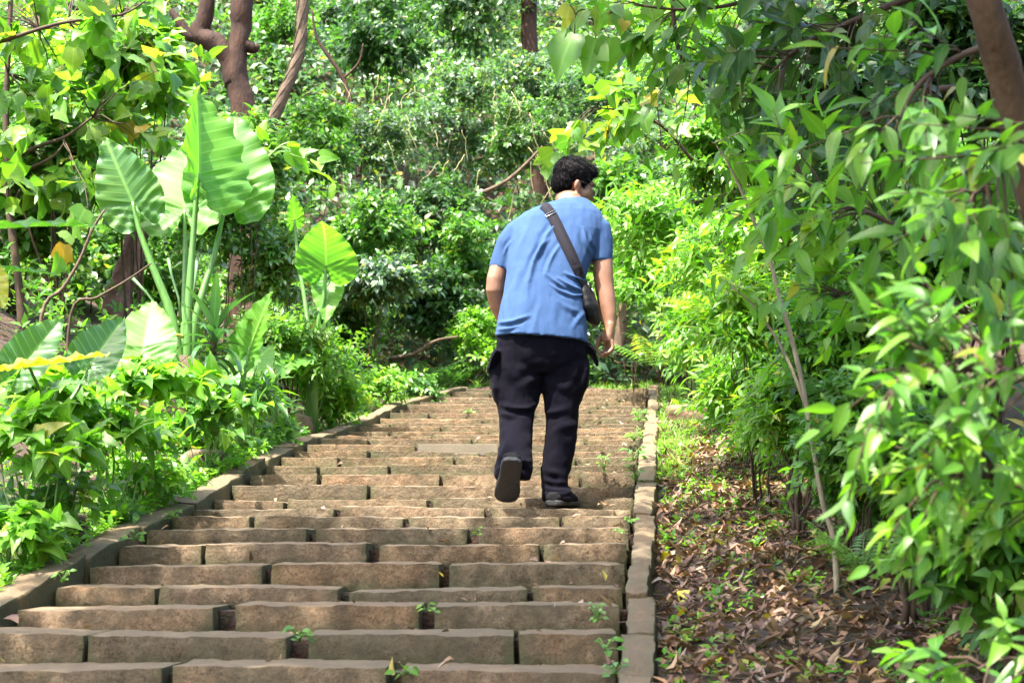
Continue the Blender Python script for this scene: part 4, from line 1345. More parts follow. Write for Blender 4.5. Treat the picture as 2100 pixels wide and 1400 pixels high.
fern('feathery fern on the slope just right of the man\'s hand', 1345, 700, 14.0, 0.62, 12, 'pale')
fern('fern below the lime shrub at the top right of the steps', 1395, 690, 12.6, 0.6, 10, 'fern')
fern('yellow green fern behind the pale sapling', 1540, 560, 8.0, 0.5, 11, 'fernlime')
fern('second yellow green fern below it', 1480, 600, 8.8, 0.45, 9, 'fernlime')
fern('dark fern with a light frond on the shaded bank', 1740, 740, 6.0, 0.42, 11, 'dark')
fern('pale fern in the shade beside the dark fern', 1700, 770, 5.9, 0.3, 7, 'pale')
fern('small fern at the bank\'s foot right of the sapling', 1840, 890, 5.4, 0.34, 9, 'dark')
fern('fern left of the man\'s knee beyond the top step', 920, 755, 15.9, 0.6, 10, 'fern')
fern('drooping fern under the dark bushes left of centre', 860, 745, 15.6, 0.55, 9, 'dark')
fern('grey green fern at the lower right above the leaf litter', 1760, 1020, 4.9, 0.32, 9, 'fern')

# ================================================================== left: broadleaf tree with lobed leaves
q = px_path([(48, 820), (42, 620), (18, 420), (12, 260), (16, 120), (26, -60)], 10.4, [22, 18, 16, 14, 12, 10])
q = ([to_ground(q[0][0])] + q[0], [q[1][0]] + q[1])
root = tree('young tree with lobed leaves at the left edge of the photo', [q], M_TWIG, n=8,
            branches=[px_path([(16, 330), (80, 300), (135, 280), (190, 240)], 10.4, [10, 9, 7, 4]), px_path([(20, 350), (60, 345), (110, 320), (135, 288)], 10.4, [9, 8, 6, 3]),
                      px_path([(-60, 100), (0, 86), (80, 60), (140, 45), (250, 30), (300, 0)], 10.0, [10, 10, 9, 8, 6, 3])])
P, D = [], []
for _ in range(120):
    px, py = random.uniform(-60, 390), random.uniform(-70, 430)
    if px > 300 and py > 200 or px > 335: continue
    if px > 230 and py > 330: continue
    P.append(W(px, py, random.uniform(9.9, 12.0))); D.append((random.uniform(-1, 1), random.uniform(-1, .3), random.uniform(-.5, .5)))
P = np.array(P); D = np.array(D)
M, pos, rnd = sprig_leaves(P, D, 6, 0.3, 0.19, 1.0, 0.7, 0.6, 0.6)
foliage_parts(root, 'lobed', M, pos, rnd, G['olive'], 290)
hub = np.array([W(x, y, 10.4) for x, y in [(16, 300), (60, 305), (130, 285), (190, 240), (80, 60), (140, 45), (250, 30), (16, 150), (18, 420)]])
tw = []
for i in range(len(P)):
    h = hub[np.argmin(((hub - P[i]) ** 2).sum(1))]
    tw.append((bez(h, P[i], sag=0.04, n=4, wob=0.02) + [Vector(P[i] + unit(D[i:i + 1])[0] * 0.2)], [0.006, 0.005, 0.004, 0.003, 0.0025, 0.001]))
link('twig', tubes_mesh('twig', tw, M_TWIG, 4), root, kind='stuff')
S('forest_bush', 'heart leaved creeper over the left tree, beside the tall elephant ears', 'creeper', 290, 150, 130, 150, 11.4, 150, 7, 'heart', 0.15, G['lime'], singles=220, lumps=10)
S('forest_bush', 'sunlit creeper of heart shaped leaves left of the elephant ears', 'creeper', 130, 320, 150, 140, 11.0, 150, 7, 'heart', 0.14, G['pale'], singles=220, lumps=10)
for path, w, Y, lab in (([(85, 650), (130, 590), (165, 530), (190, 470), (215, 430)], [8, 8, 7, 6, 4], 8.6, 'bare leaning branch left of the elephant ears, rising to the right'),
                        ([(145, 645), (200, 610), (260, 575), (310, 540)], [6, 6, 5, 3], 8.8, 'dark thin branch sloping across the red trunk')):
    P, R = px_path(path, Y, w)
    o = link('bare_branch', limb_mesh([([to_ground(P[0])] + P, [R[0]] + R)], M_TWIG if Y > 8.7 else M_BARKL, 7, 0.1, 'bare_branch'))
    props(o, lab, 'branch')
# heart leaves right of the tall leaves
bough('heart shaped bright leaves at the right shoulder of the tall elephant ear', [(520, 380), (545, 330), (575, 300), (600, 290)], 10.2, [7, 6, 4, 2], 5, 3, 'heart', 0.19, G['lime'], 15, 0.12, cat='creeper', stem_mat=M_STEMG, droop=0.3)

# ================================================================== elephant ears
OUT = [(0, 1.0), (0.07, 0.93), (0.17, 0.80), (0.29, 0.62), (0.40, 0.40), (0.465, 0.18), (0.475, -0.02), (0.43, -0.20), (0.34, -0.34), (0.22, -0.41), (0.12, -0.38), (0.055, -0.24), (0.012, -0.05)]


def taro_mesh(name, mat, fold=0.25, droop=0.25, wave=0.03, seed=0, relief=0.019, width=1.0, vn=9.0, sl=0.55):
    na, nr = 44, 12
    O = np.array(OUT) * np.array([width, 1])
    seg = np.concatenate([[0], np.cumsum(np.linalg.norm(np.diff(O, axis=0), axis=1))])
    tt = np.linspace(0, seg[-1], na + 1)
    ox, oy = np.interp(tt, seg, O[:, 0]), np.interp(tt, seg, O[:, 1])
    vs, uv, fs = [], [], []
    for s in (1, -1):
        off = len(vs)
        for i in range(na + 1):
            ay = max(0.0, oy[i] - sl * ox[i]) if oy[i] - sl * ox[i] > 0 else 0.0
            for j in range(nr + 1):
                t = j / nr
                x = ox[i] * t; y = ay + (oy[i] - ay) * t
                y0 = y - sl * x
                z = fold * x * (1 - 0.3 * x) - droop * y * abs(y)
                z += relief * math.cos(2 * math.pi * vn * y0) * min(1, t * 3) * (1 - 0.4 * t)
                z += wave * t ** 3 * math.sin(26 * tt[i] + seed + s) + 0.6 * wave * t * t * math.sin(9 * tt[i] + seed * 2 + s)
                vs.append((s * x, y, z)); uv.append((s * x, y, 0))
        for i in range(na):
            for j in range(nr):
                a = off + i * (nr + 1) + j
                f = (a, a + 1, a + nr + 2, a + nr + 1)
                fs.append(f if s < 0 else tuple(reversed(f)))
    loops = [q for f in fs for q in f]
    me = np_mesh(name, np.array(vs), loops, np.arange(len(fs)) * 4, mat, luv=np.array(uv))
    # faces must look up (+Z side is the upper side)
    return me


def taro_leaf(root, att, tip, nrm, key='taro', fold=0.25, droop=0.2, wave=0.03, seed=0, width=1.0, scale=1.0, label=None):
    att, tip = np.array(att), np.array(tip)
    ln = np.linalg.norm(tip - att) * scale
    vn, sl = (9.0, 0.55) if key != 'taroblue' else (8.0, 0.5)
    me = taro_mesh('leaf', G[key], fold, droop, wave, seed, width=width, vn=vn, sl=sl)
    Mx = frames((tip - att)[None], np.array([nrm], dtype=float))[0] * ln
    o = link('leaf', me, label=label)
    o.parent = root
    o.matrix_parent_inverse = Matrix.Translation(root.location).inverted()
    mw = Matrix.Identity(4)
    for i in range(3):
        for j in range(3): mw[i][j] = Mx[i, j]
        mw[i][3] = att[i]
    o.matrix_basis = mw
    return o


def petiole(root, pts, rad, mat=None):
    P = [Vector(p) for p in pts]
    mb = MB()
    n = 12
    out, rr = [], []
    for i in range(len(P) - 1):
        p0, p1, p2, p3 = P[max(i - 1, 0)], P[i], P[i + 1], P[min(i + 2, len(P) - 1)]
        for q in range(4):
            t = q / 4
            out.append(0.5 * ((2 * p1) + (p2 - p0) * t + (2 * p0 - 5 * p1 + 4 * p2 - p3) * t * t + (-p0 + 3 * p1 - 3 * p2 + p3) * t ** 3)); rr.append(rad[i] * (1 - t) + rad[i + 1] * t)
    out.append(P[-1]); rr.append(rad[-1])
    mb.tube(out, rr, 9)
    return link('leaf_stalk', mb.mesh('leaf_stalk', mat or M_STALK), root)


YE = 9.4
b1 = to_ground(W(382, 800, YE))
ear = empty('elephant_ear', b1, label='tall elephant ear plant with four huge leaves on the left bank', category='plant')
r9 = YE / F * 0.8
taro_leaf(ear, W(407, 356, YE - .05), W(411, 160, YE + .12), (0.86, -0.50, 0.10), 'taro', 0.6, 0.05, 0.035, 1, 1.0, scale=0.92)
taro_leaf(ear, W(468, 392, YE + .25), W(482, 222, YE + .35), (0.15, -0.85, 0.45), 'taro', 0.2, 0.1, 0.03, 2, 1.05)
taro_leaf(ear, W(378, 428, YE + .2), W(380, 280, YE + .45), (-0.1, -0.75, 0.6), 'taro', 0.22, 0.12, 0.025, 3, 1.05)
taro_leaf(ear, W(272, 414, YE + .0), W(212, 278, YE - .05), (-0.25, -0.72, 0.62), 'taroblue', 0.15, 0.1, 0.045, 4, 0.95)
petiole(ear, [W(384, 790, YE), W(386, 640, YE), W(397, 480, YE), W(407, 356, YE - .05)], [14 * r9, 11 * r9, 8 * r9, 5 * r9])
petiole(ear, [W(392, 790, YE + .1), W(402, 650, YE + .1), W(440, 520, YE + .2), W(468, 392, YE + .25)], [12 * r9, 10 * r9, 8 * r9, 4 * r9])
petiole(ear, [W(376, 790, YE + .15), W(378, 640, YE + .2), W(380, 520, YE + .2), W(378, 428, YE + .2)], [11 * r9, 9 * r9, 7 * r9, 4 * r9])
petiole(ear, [W(372, 770, YE), W(352, 650, YE), W(312, 545, YE), W(285, 470, YE), W(272, 414, YE)], [14 * r9, 12 * r9, 9 * r9, 7 * r9, 4 * r9])
petiole(ear, [W(348, 690, YE - .1), W(335, 682, YE - .2), W(328, 710, YE - .25), W(345, 757, YE - .25)], [5 * r9, 6 * r9, 7 * r9, 5 * r9], M_STALKY)
petiole(ear, [W(375, 690, YE - .1), W(350, 690, YE - .2), W(334, 730, YE - .2), W(340, 765, YE - .2)], [5 * r9, 5 * r9, 4 * r9, 3 * r9], M_STALKY)
mb = MB(); mb.tube([b1 + np.array([0, 0, -.05]), W(382, 790, YE), W(384, 730, YE)], [0.075, 0.065, 0.05], 12)
link('trunk', mb.mesh('trunk', M_BARKL), ear)
for pts in ([(345, 530), (352, 565), (366, 610), (372, 660)], [(404, 535), (400, 580), (392, 640)], [(270, 568), (300, 600), (330, 640), (350, 690)]):
    mb = MB(); mb.tube([W(x, y, YE - .1) for x, y in pts], [5 * r9] + [3.2 * r9] * (len(pts) - 1), 7)
    link('flower_stalk', mb.mesh('flower_stalk', G['strap']), ear)
low = empty('elephant_ear', to_ground(W(310, 790, 9.0)), label='low elephant ear leaves with pale veins around the foot of the tall plant', category='plant')
taro_leaf(low, W(292, 722, 8.9), W(311, 606, 9.1), (0.05, -0.9, 0.25), 'taro', 0.12, 0.1, 0.03, 5, 1.0)
taro_leaf(low, W(512, 712, 9.2), W(552, 598, 9.1), (-0.5, -0.75, 0.2), 'taro', 0.3, 0.05, 0.03, 6, 0.85)
taro_leaf(low, W(432, 782, 8.7), W(376, 800, 8.4), (0.0, -0.5, 0.85), 'taroblue', 0.15, 0.2, 0.05, 7, 1.1)
taro_leaf(low, W(500, 760, 9.6), W(560, 700, 9.8), (0.1, -0.7, 0.7), 'taro', 0.2, 0.1, 0.03, 8)
petiole(low, [W(310, 830, 9.0), W(300, 780, 8.95), W(292, 722, 8.9)], [5 * r9] * 3)
petiole(low, [W(480, 830, 9.2), W(500, 780, 9.2), W(512, 712, 9.2)], [4 * r9] * 3)
petiole(low, [W(450, 850, 8.8), W(445, 820, 8.75), W(432, 782, 8.7)], [4 * r9] * 3)

YR = 11.2; rr_ = YR / F * 0.8
ear2 = empty('elephant_ear', to_ground(W(640, 770, YR)), label='smaller elephant ear with one round glowing leaf left of centre', category='plant')
taro_leaf(ear2, W(668, 545, YR), W(671, 462, YR - .12), (0.1, 0.9, 0.45), 'taro', 0.1, 0.5, 0.035, 9, 1.35, scale=1.22)
taro_leaf(ear2, W(604, 450, YR + .3), W(602, 404, YR + .2), (0.2, -0.7, 0.6), 'taro', 0.2, 0.1, 0.03, 10, 0.85, scale=1.1)
taro_leaf(ear2, W(612, 735, YR - .5), W(575, 752, YR - .7), (0.1, -0.5, 0.8), 'taro', 0.15, 0.2, 0.04, 11, 1.0, scale=1.2)
taro_leaf(ear2, W(672, 590, YR + .1), W(668, 650, YR - .1), (0.1, -0.8, 0.4), 'taro', 0.2, 0.2, 0.03, 12, 0.8)
petiole(ear2, [W(642, 775, YR), W(650, 680, YR), W(664, 610, YR), W(668, 545, YR)], [9 * rr_, 7 * rr_, 6 * rr_, 3 * rr_])
petiole(ear2, [W(640, 775, YR), W(628, 640, YR + .2), W(610, 520, YR + .3), W(604, 450, YR + .3)], [8 * rr_, 6 * rr_, 5 * rr_, 3 * rr_])
petiole(ear2, [W(645, 775, YR), W(672, 700, YR), W(674, 640, YR), W(672, 590, YR + .1)], [6 * rr_, 5 * rr_, 4 * rr_, 3 * rr_])
mb = MB(); mb.tube([to_ground(W(640, 790, YR)), W(642, 770, YR), W(643, 735, YR)], [0.05, 0.042, 0.035], 10)
link('trunk', mb.mesh('trunk', M_STALK), ear2)

YL = 6.4; rl = YL / F
ear3 = empty('elephant_ear', to_ground(W(60, 900, YL)), label='waxy blue green elephant ear at the left edge with one yellow leaf', category='plant')
taro_leaf(ear3, W(188, 742, YL + .2), W(268, 628, YL + .4), (0.35, -0.75, 0.55), 'taroblue', 0.5, 0.1, 0.04, 13, 0.75, scale=.85)
taro_leaf(ear3, W(45, 752, YL), W(145, 626, YL + .1), (0.4, -0.75, 0.5), 'taroblue', 0.55, 0.1, 0.04, 14, 0.75, scale=.85)
taro_leaf(ear3, W(60, 752, YL - .2), W(226, 733, YL - .15), (0.0, -0.22, 1.0), 'tarogold', 0.25, -0.05, 0.03, 15, 0.7, label='yellowing leaf with browned edges')
taro_leaf(ear3, W(120, 790, YL), W(200, 770, YL), (0.1, -0.5, 0.9), 'taroblue', 0.2, 0.2, 0.05, 16, 0.7, scale=.8)
petiole(ear3, [W(60, 960, YL), W(75, 880, YL), W(62, 800, YL), W(45, 752, YL)], [7 * rl, 6 * rl, 5 * rl, 4 * rl])
petiole(ear3, [W(70, 960, YL), W(80, 900, YL), W(90, 830, YL), W(60, 752, YL - .2)], [6 * rl, 5 * rl, 4 * rl, 3 * rl])
petiole(ear3, [W(80, 960, YL), W(120, 860, YL + .1), W(165, 790, YL + .2), W(188, 742, YL + .2)], [6 * rl, 5 * rl, 4 * rl, 3 * rl])
petiole(ear3, [W(75, 960, YL), W(100, 860, YL), W(120, 790, YL)], [5 * rl, 4 * rl, 3 * rl])
ear4 = empty('elephant_ear', to_ground(W(-150, 800, 4.6)), label='elephant ear reaching in from the left with edge on leaves', category='plant')
taro_leaf(ear4, W(-60, 476, 4.6), W(222, 436, 4.7), (-0.05, -0.28, 1.0), 'taro', 0.2, 0.12, 0.02, 18, 0.55)
taro_leaf(ear4, W(-10, 556, 4.8), W(124, 552, 4.8), (0.0, -0.2, 1.0), 'taro', 0.25, 0.1, 0.02, 19, 0.6)
taro_leaf(ear4, W(-30, 560, 4.5), W(12, 625, 4.45), (0.4, -0.8, 0.4), 'tarogold', 0.2, 0.1, 0.04, 20, 0.8, label='yellow leaf hanging at the edge')
petiole(ear4, [to_ground(W(-150, 800, 4.6)), W(-140, 640, 4.6), W(-60, 476, 4.6)], [0.014, 0.011, 0.007])
petiole(ear4, [to_ground(W(-140, 800, 4.6)), W(-100, 650, 4.7), W(-10, 556, 4.8)], [0.012, 0.009, 0.006])
petiole(ear4, [to_ground(W(-145, 800, 4.6)), W(-90, 640, 4.5), W(-30, 560, 4.5)], [0.012, 0.009, 0.006])

# strap leaved plant at its foot
def strap_mesh(name, mat, w, bend, n=9, twist=0.0):
    vs, uv, fs = [], [], []
    for i in range(n + 1):
        t = i / n
        ww = w * math.sin(min(1.0, 0.25 + t * 2.2) * math.pi / 2) * (1 - t ** 3)
        a = bend * t
        y = math.sin(a) / bend; z = -(1 - math.cos(a)) / bend
        for u in (-1, 0, 1):
            vs.append((u * ww, y, z + abs(u) * ww * 0.35)); uv.append((u, t, 0))
    for i in range(n):
        for j in (0, 1):
            a = i * 3 + j
            fs.append((a, a + 1, a + 4, a + 3))
    return np_mesh(name, np.array(vs), [q for f in fs for q in f], np.arange(len(fs)) * 4, mat, luv=np.array(uv))


straps = [strap_mesh('leaf', G['strap'], 0.085, b) for b in (0.5, 1.4, 2.3)]
sc_ = W(438, 700, 9.1)
strap = empty('strap_leaf_plant', to_ground(W(438, 780, 9.1)), label='dark strap leaved plant at the foot of the tall elephant ear', category='plant')
mb = MB(); mb.tube([to_ground(sc_), sc_, sc_ + np.array([0.02, 0, 0.1])], [0.022, 0.02, 0.015], 8)
link('stem', mb.mesh('stem', M_TWIG), strap)
for i in range(24):
    a = i * 2.4
    e = (i / 24)
    d = Vector((math.cos(a), math.sin(a) * 0.8 - 0.2, 2.0 * e + 0.1 - 0.4 * (i % 3 == 0))).normalized()
    nn = Vector((0, 0, 1)) - d * d.z
    x = d.cross(nn).normalized(); nn = x.cross(d)
    s = random.uniform(0.26, 0.40)
    o = link('leaf', straps[0 if e > 0.7 else (1 if e > 0.35 else 2)])
    o.parent = strap
    o.matrix_parent_inverse = Matrix.Translation(strap.location).inverted()
    m = Matrix.Identity(4)
    at = Vector(sc_) + Vector((0.0, 0, -0.12 + 0.22 * e))
    for r_ in range(3):
        m[r_][0], m[r_][1], m[r_][2], m[r_][3] = x[r_] * s, d[r_] * s, nn[r_] * s, at[r_]
    o.matrix_basis = m

# ================================================================== left ground plants
def ground_plant(label, px, py, rx, ry, Y, n, kind, llen, mat, singles, cat='plant', name='broadleaf_plant', m=5, slen=None, **kw):
    return shrub(name, label, cat, px, py, rx, ry, Y, n, m, kind, llen, mat, singles=singles, slen=slen or llen * 1.3, stem_mat=M_STEMG, lumps=6, lr=0.55, droop=kw.pop('droop', 0.3), stems=10, stem_r=0.006, **kw)


ground_plant('arrow leaved plant at the lower left beside the kerb', 80, 930, 120, 75, 6.2, 44, 'arrow', 0.115, G['lime'], 160)
ground_plant('arrow leaved plant at the far lower left corner', 20, 1090, 70, 80, 5.5, 34, 'arrow', 0.10, G['lime'], 120)
ground_plant('arrow leaved plant between the two left rocks', 250, 895, 110, 65, 7.0, 50, 'arrow', 0.115, G['lime'], 190)
ground_plant('bright arrow leaved plant below the low elephant ears', 300, 820, 130, 60, 7.6, 54, 'arrow', 0.12, G['lime'], 210)
ground_plant('dark arrow leaved plant left of the upper rock', 430, 865, 100, 55, 8.2, 46, 'arrow', 0.11, G['mid'], 160)
ground_plant('broad leaved plant under the yellow elephant ear leaf', 130, 850, 130, 70, 6.9, 46, 'arrow', 0.12, G['lime'], 180)
ground_plant('glossy low plant right of the strap leaved plant', 520, 840, 90, 60, 9.0, 50, 'lance', 0.15, G['mid'], 150, m=6)
ground_plant('low oval leaved plant beside the third left rock', 560, 900, 70, 45, 8.6, 40, 'ovate', 0.09, G['mid'], 120)
ground_plant('bright weeds at the left kerb by the lower rock', 300, 1030, 80, 35, 6.6, 30, 'lance', 0.10, G['lime'], 180)
ground_plant('small weeds at the left kerb in front of the upper rock', 440, 985, 70, 35, 7.4, 44, 'ovate', 0.06, G['lime'], 150)
ground_plant('dense low plants behind the lowest left rock', 90, 1020, 120, 45, 6.2, 60, 'ovate', 0.08, G['mid'], 150)
ground_plant('dense low plants between the left rocks', 290, 970, 110, 45, 7.2, 60, 'ovate', 0.075, G['lime'], 150)
ground_plant('heart leaved low plants below the dark arrow leaved plant', 470, 930, 80, 40, 8.3, 54, 'heart', 0.07, G['mid'], 150)
ground_plant('seedlings beside the lowest part of the left kerb', 220, 1075, 60, 35, 6.0, 34, 'ovate', 0.075, G['mid'], 120)
for lab, px, py, rx, ry, Y, n, kind, ll, mt in (
        ('sunlit ground cover at the left kerb, upper end', 770, 805, 70, 35, 12.6, 120, 'ovate', 0.075, 'lime'),
        ('sunlit ground cover right of the third left rock', 680, 830, 70, 40, 11.4, 120, 'ovate', 0.08, 'lime'),
        ('bright ground cover below the round elephant ear leaf', 640, 780, 80, 45, 11.4, 130, 'lance', 0.10, 'lime'),
        ('pale ground cover behind the upper end of the left kerb', 850, 800, 60, 30, 14.2, 110, 'ovate', 0.07, 'pale')):
    S('ground_cover_plant', lab, 'plant', px, py, rx, ry, Y, n, 8, kind, ll, G[mt], lumps=7, stem_mat=M_STEMG, stem_r=0.005)

# ================================================================== rocks
def rock(label, px, py, w, h, Y, seed, mat=None):
    while px < 1000 and W(px, py, Y)[0] + w * 0.5 * Y / F > x_left(Y) - KW_L - 0.01: Y += 0.1
    c = np.array(W(px, py, Y)); s = Y / F
    c[2] = min(c[2], float(ground_z(c[0], c[1])) + h * s * 0.3)
    bm = bmesh.new()
    bmesh.ops.create_icosphere(bm, subdivisions=4, radius=1.0)
    me = bpy.data.meshes.new('rock')
    bm.to_mesh(me); bm.free()
    P = vco(me)
    P = P / np.max(np.abs(P), axis=1, keepdims=True) ** 0.35
    n = vnoise(P, 1.3, seed)[:, None] * 0.22 + vnoise(P, 3.1, seed + 2)[:, None] * 0.1 + vnoise(P, 8, seed + 4)[:, None] * 0.035
    P = P * (1 + n) * np.array([w * s * 0.5, 0.5 * (w + h) * s * 0.45, h * s * 0.55])
    set_co(me, P)
    me.polygons.foreach_set('use_smooth', np.ones(len(me.polygons), dtype=bool))
    me.materials.append(mat or M_ROCK)
    o = link('rock', me, label=label, category='rock')
    o.location = c
    return o


rock('brown rock lowest on the left, under arrow shaped leaves', 110, 1092, 130, 90, 6.3, 1)
rock('earthy rock beside the left kerb halfway up', 408, 968, 110, 80, 7.9, 2)
rock('dark rock half hidden behind it in the leaves', 300, 965, 100, 90, 7.9, 3)
rock('reddish brown rock at the bright upper part of the left kerb', 615, 880, 60, 60, 10.2, 4)
rock('flat grey rock in the grass right of the upper steps', 1410, 832, 90, 55, 11.6, 5)

# ================================================================== dead leaves, twigs and weeds of the right strip
n = 20000
y = 3.4 + 11.1 * RNG.uniform(0, 1, n) ** 1.45
x = x_right(y) + KW_R + 0.02 + RNG.uniform(0, 1, n) * np.interp(y, [3, 8, 11, 14], [2.0, 1.3, 0.9, 0.6])
dens = 0.55 + 0.45 * vnoise(np.stack([x, y, x * 0], -1), 1.3, 8)
k = RNG.uniform(0, 1, n) < dens + 0.7
x, y = x[k], y[k]
z = ground_z(x, y) + RNG.uniform(0.004, 0.035, len(x))
pos = np.stack([x, y, z], -1)
a = RNG.uniform(0, 6.283, len(x))
Ld = np.stack([np.cos(a), np.sin(a), RNG.normal(0.0, 0.25, len(x))], -1)
Nn = np.stack([RNG.normal(0, 0.35, len(x)), RNG.normal(0, 0.35, len(x)), np.ones(len(x))], -1)
M = frames(Ld, Nn) * (RNG.uniform(0.022, 0.07, len(x)))[:, None, None]
r_ = RNG.uniform(0, 1, len(x)) ** 1.2
link('leaf_litter', leaf_field('leaf_litter', LEAF['curl'], M, pos, r_, G['litter']), kind='stuff', label='brown dead leaves covering the strip right of the kerb', category='leaf litter')
tw = []
for i in range(420):
    yy = random.uniform(3.6, 13); xx = float(x_right(yy)) + KW_R + 0.03 + random.uniform(0, 1.2)
    zz = float(ground_z(xx, yy)) + 0.02
    an = random.uniform(0, 6.28); ln = random.uniform(0.04, 0.18)
    p = Vector((xx, yy, zz)); q = p + Vector((math.cos(an) * ln, math.sin(an) * ln, random.uniform(-.01, .05)))
    tw.append((bez(p, q, n=2, wob=0.008), [0.003, 0.0025, 0.0015]))
link('twig_litter', tubes_mesh('twig_litter', tw, M_BARKL, 4), kind='stuff', label='thin dry twigs lying among the dead leaves', category='twigs')
n = 1500
y = RNG.uniform(4.2, 15.0, n); x = x_right(y) + KW_R + 0.04 + RNG.uniform(0, 1, n) ** 1.6 * np.interp(y, [3, 8, 11, 14], [0.9, 1.1, 0.9, 0.6])
k = RNG.uniform(0, 1, n) < (0.42 + 0.75 * vnoise(np.stack([x, y, x * 0], -1), 2.1, 18)) + 0.25 * (y > 7)
x, y = x[k], y[k]
P = np.stack([x, y, ground_z(x, y) + 0.01], -1)
D = np.stack([RNG.normal(0, .3, len(x)), RNG.normal(0, .3, len(x)), np.ones(len(x))], -1)
M, pos, rnd = sprig_leaves(P, D, 6, 0.07, 0.042, 1.25, 0.1, 1.2, 0.3)
link('ground_weeds', leaf_field('ground_weeds', LEAF['small'], M, pos, rnd, G['lime']), kind='stuff', label='tiny bright weeds sprouting through the dead leaves along the right kerb', category='weeds')


n = 900
y = RNG.uniform(4.4, 10.5, n); x = x_left(y) - KW_L + 0.02 - RNG.uniform(0, 1, n) ** 1.5 * 0.8
P = np.stack([x, y, np.maximum(ground_z(x, y), np.where(x > x_left(y) - KW_L - 0.03, nose(y) + 0.0, -9)) + 0.01], -1)
D = np.stack([RNG.normal(0, .4, n), RNG.normal(-.2, .3, n), np.ones(n)], -1)
M, pos, rnd = sprig_leaves(P, D, 6, 0.10, 0.055, 1.2, 0.15, 1.2, 0.3)
link('ground_weeds', leaf_field('ground_weeds', LEAF['ovate'], M, pos, rnd, G['lime']), kind='stuff', label='small bright weeds covering the soil along the left kerb', category='weeds')


def tufts(name, label, X, Y, hgt, per=9, mat='grass'):
    n = len(X) * per
    x = np.repeat(X, per) + RNG.normal(0, 0.02, n); y = np.repeat(Y, per) + RNG.normal(0, 0.02, n)
    P = np.stack([x, y, ground_z(x, y) - 0.005], -1)
    D = np.stack([RNG.normal(0, .5, n), RNG.normal(0, .5, n), np.ones(n)], -1)
    Nn = np.stack([RNG.normal(0, 1, n), RNG.normal(0, 1, n), np.full(n, 0.3)], -1)
    M = frames(D, Nn) * (hgt * RNG.uniform(0.5, 1.3, n))[:, None, None]
    link(name, leaf_field(name, LEAF['blade'], M, P, RNG.uniform(0, 1, n), G[mat]), kind='stuff', label=label, category='grass')


yy = RNG.uniform(8.5, 15.2, 420); tufts('grass', 'fresh grass along the upper part of the right kerb', x_right(yy) + KW_R + RNG.uniform(0.0, 0.5, 420) * np.clip((yy - 7) / 6, .2, 1), yy, 0.11)
yy = RNG.uniform(15.6, 17.6, 560); tufts('grass', 'grass on the flat ground beyond the top step', RNG.uniform(-1.4, 2.8, 560), yy, 0.12)
yy = RNG.uniform(6.0, 14.5, 420); tufts('grass', 'thin grass along the left kerb', x_left(yy) - KW_L - RNG.uniform(0.0, 0.3, 420), yy, 0.10)

# some of it has blown onto the treads
n = 260
k = RNG.integers(K0, LAST, n)
sy, sz = np.array(STEP_Y), np.array(STEP_Z)
y = sy[k] + RNG.uniform(-0.005, 0.30, n)
u = np.where(RNG.uniform(0, 1, n) < 0.55, 1 - RNG.uniform(0, 1, n) ** 2 * 0.3, RNG.uniform(0, 1, n))
x = x_left(y) + 0.03 + (x_right(y) - x_left(y) - 0.06) * u
pos = np.stack([x, y, sz[k] + 0.012], -1)
a = RNG.uniform(0, 6.283, n)
M = frames(np.stack([np.cos(a), np.sin(a), RNG.normal(0, 0.3, n)], -1), np.stack([RNG.normal(0, .4, n), RNG.normal(-.2, .4, n), np.ones(n)], -1)) * RNG.uniform(0.018, 0.05, n)[:, None, None]
link('leaf_litter', leaf_field('leaf_litter', LEAF['curl'], M, pos, RNG.uniform(0, 1, n), G['litter']), kind='stuff', label='a few small dead leaves blown onto the stone treads', category='leaf litter')

# single fallen leaves that stand out
fl = [base_mesh('fallen_leaf', b, G['yellow']) for b in LEAF['curl']]
fb = [base_mesh('fallen_leaf', b, G['litter']) for b in LEAF['curl']]
for px, py, Y, ln, an, yel, lab in (
        (1372, 1155, 5.95, 0.07, 0.3, 1, 'bright yellow fallen leaf just right of the kerb'),
        (1405, 1232, 5.4, 0.09, 2.8, 1, 'yellow green curled leaf on the litter below the bright yellow one'),
        (1412, 1272, 5.2, 0.06, 0.9, 1, 'small yellow leaf beside the curled yellow green one'),
        (1570, 1292, 5.1, 0.08, 3.3, 1, 'pale yellow leaf lying in the middle of the dead leaves'),
        (1490, 1135, 6.0, 0.06, 1.9, 1, 'faded yellow leaf farther up the dead leaves'),
        (1565, 1150, 5.9, 0.13, 0.2, 0, 'large curled brown leaf on the litter'),
        (1500, 1195, 5.6, 0.11, 0.5, 0, 'light brown curled leaf left of the large brown one'),
        (1690, 1180, 5.3, 0.10, 2.6, 0, 'tan leaf near the bank\'s foot'),
        (1780, 1380, 4.5, 0.10, 1.2, 1, 'long yellowish leaf at the bottom edge of the litter'),
        (1500, 1368, 4.7, 0.08, 2.9, 1, 'yellow leaf at the bottom edge near the kerb'),
        (1600, 1030, 6.8, 0.10, 0.6, 0, 'dark brown crumpled leaf below the sapling'),
        (1355, 1310, 4.9, 0.09, 1.0, 0, 'pinkish brown crumpled leaf against the outer side of the kerb')):
    c = W(px, py, Y)
    # the point of the ground that shows there
    for _ in range(8):
        Yn = Y; g = float(ground_z(c[0], Yn)); 
        sy = to_px(np.array([c[0], Yn, g]))[1]
        Y = Y + (sy - py) / F * Y * Y / max(EYE[2] - g + 0.24 * Y, 0.4) * 0.7
        c = W(px, py, Y)
    o = link('fallen_leaf', random.choice(fl if yel else fb), label=lab, category='leaf')
    o.location = (c[0], c[1], float(ground_z(c[0], c[1])) + 0.04)
    o.scale = (ln, ln, ln)
    o.rotation_euler = (random.uniform(-.4, .4), random.uniform(-.4, .4), an)

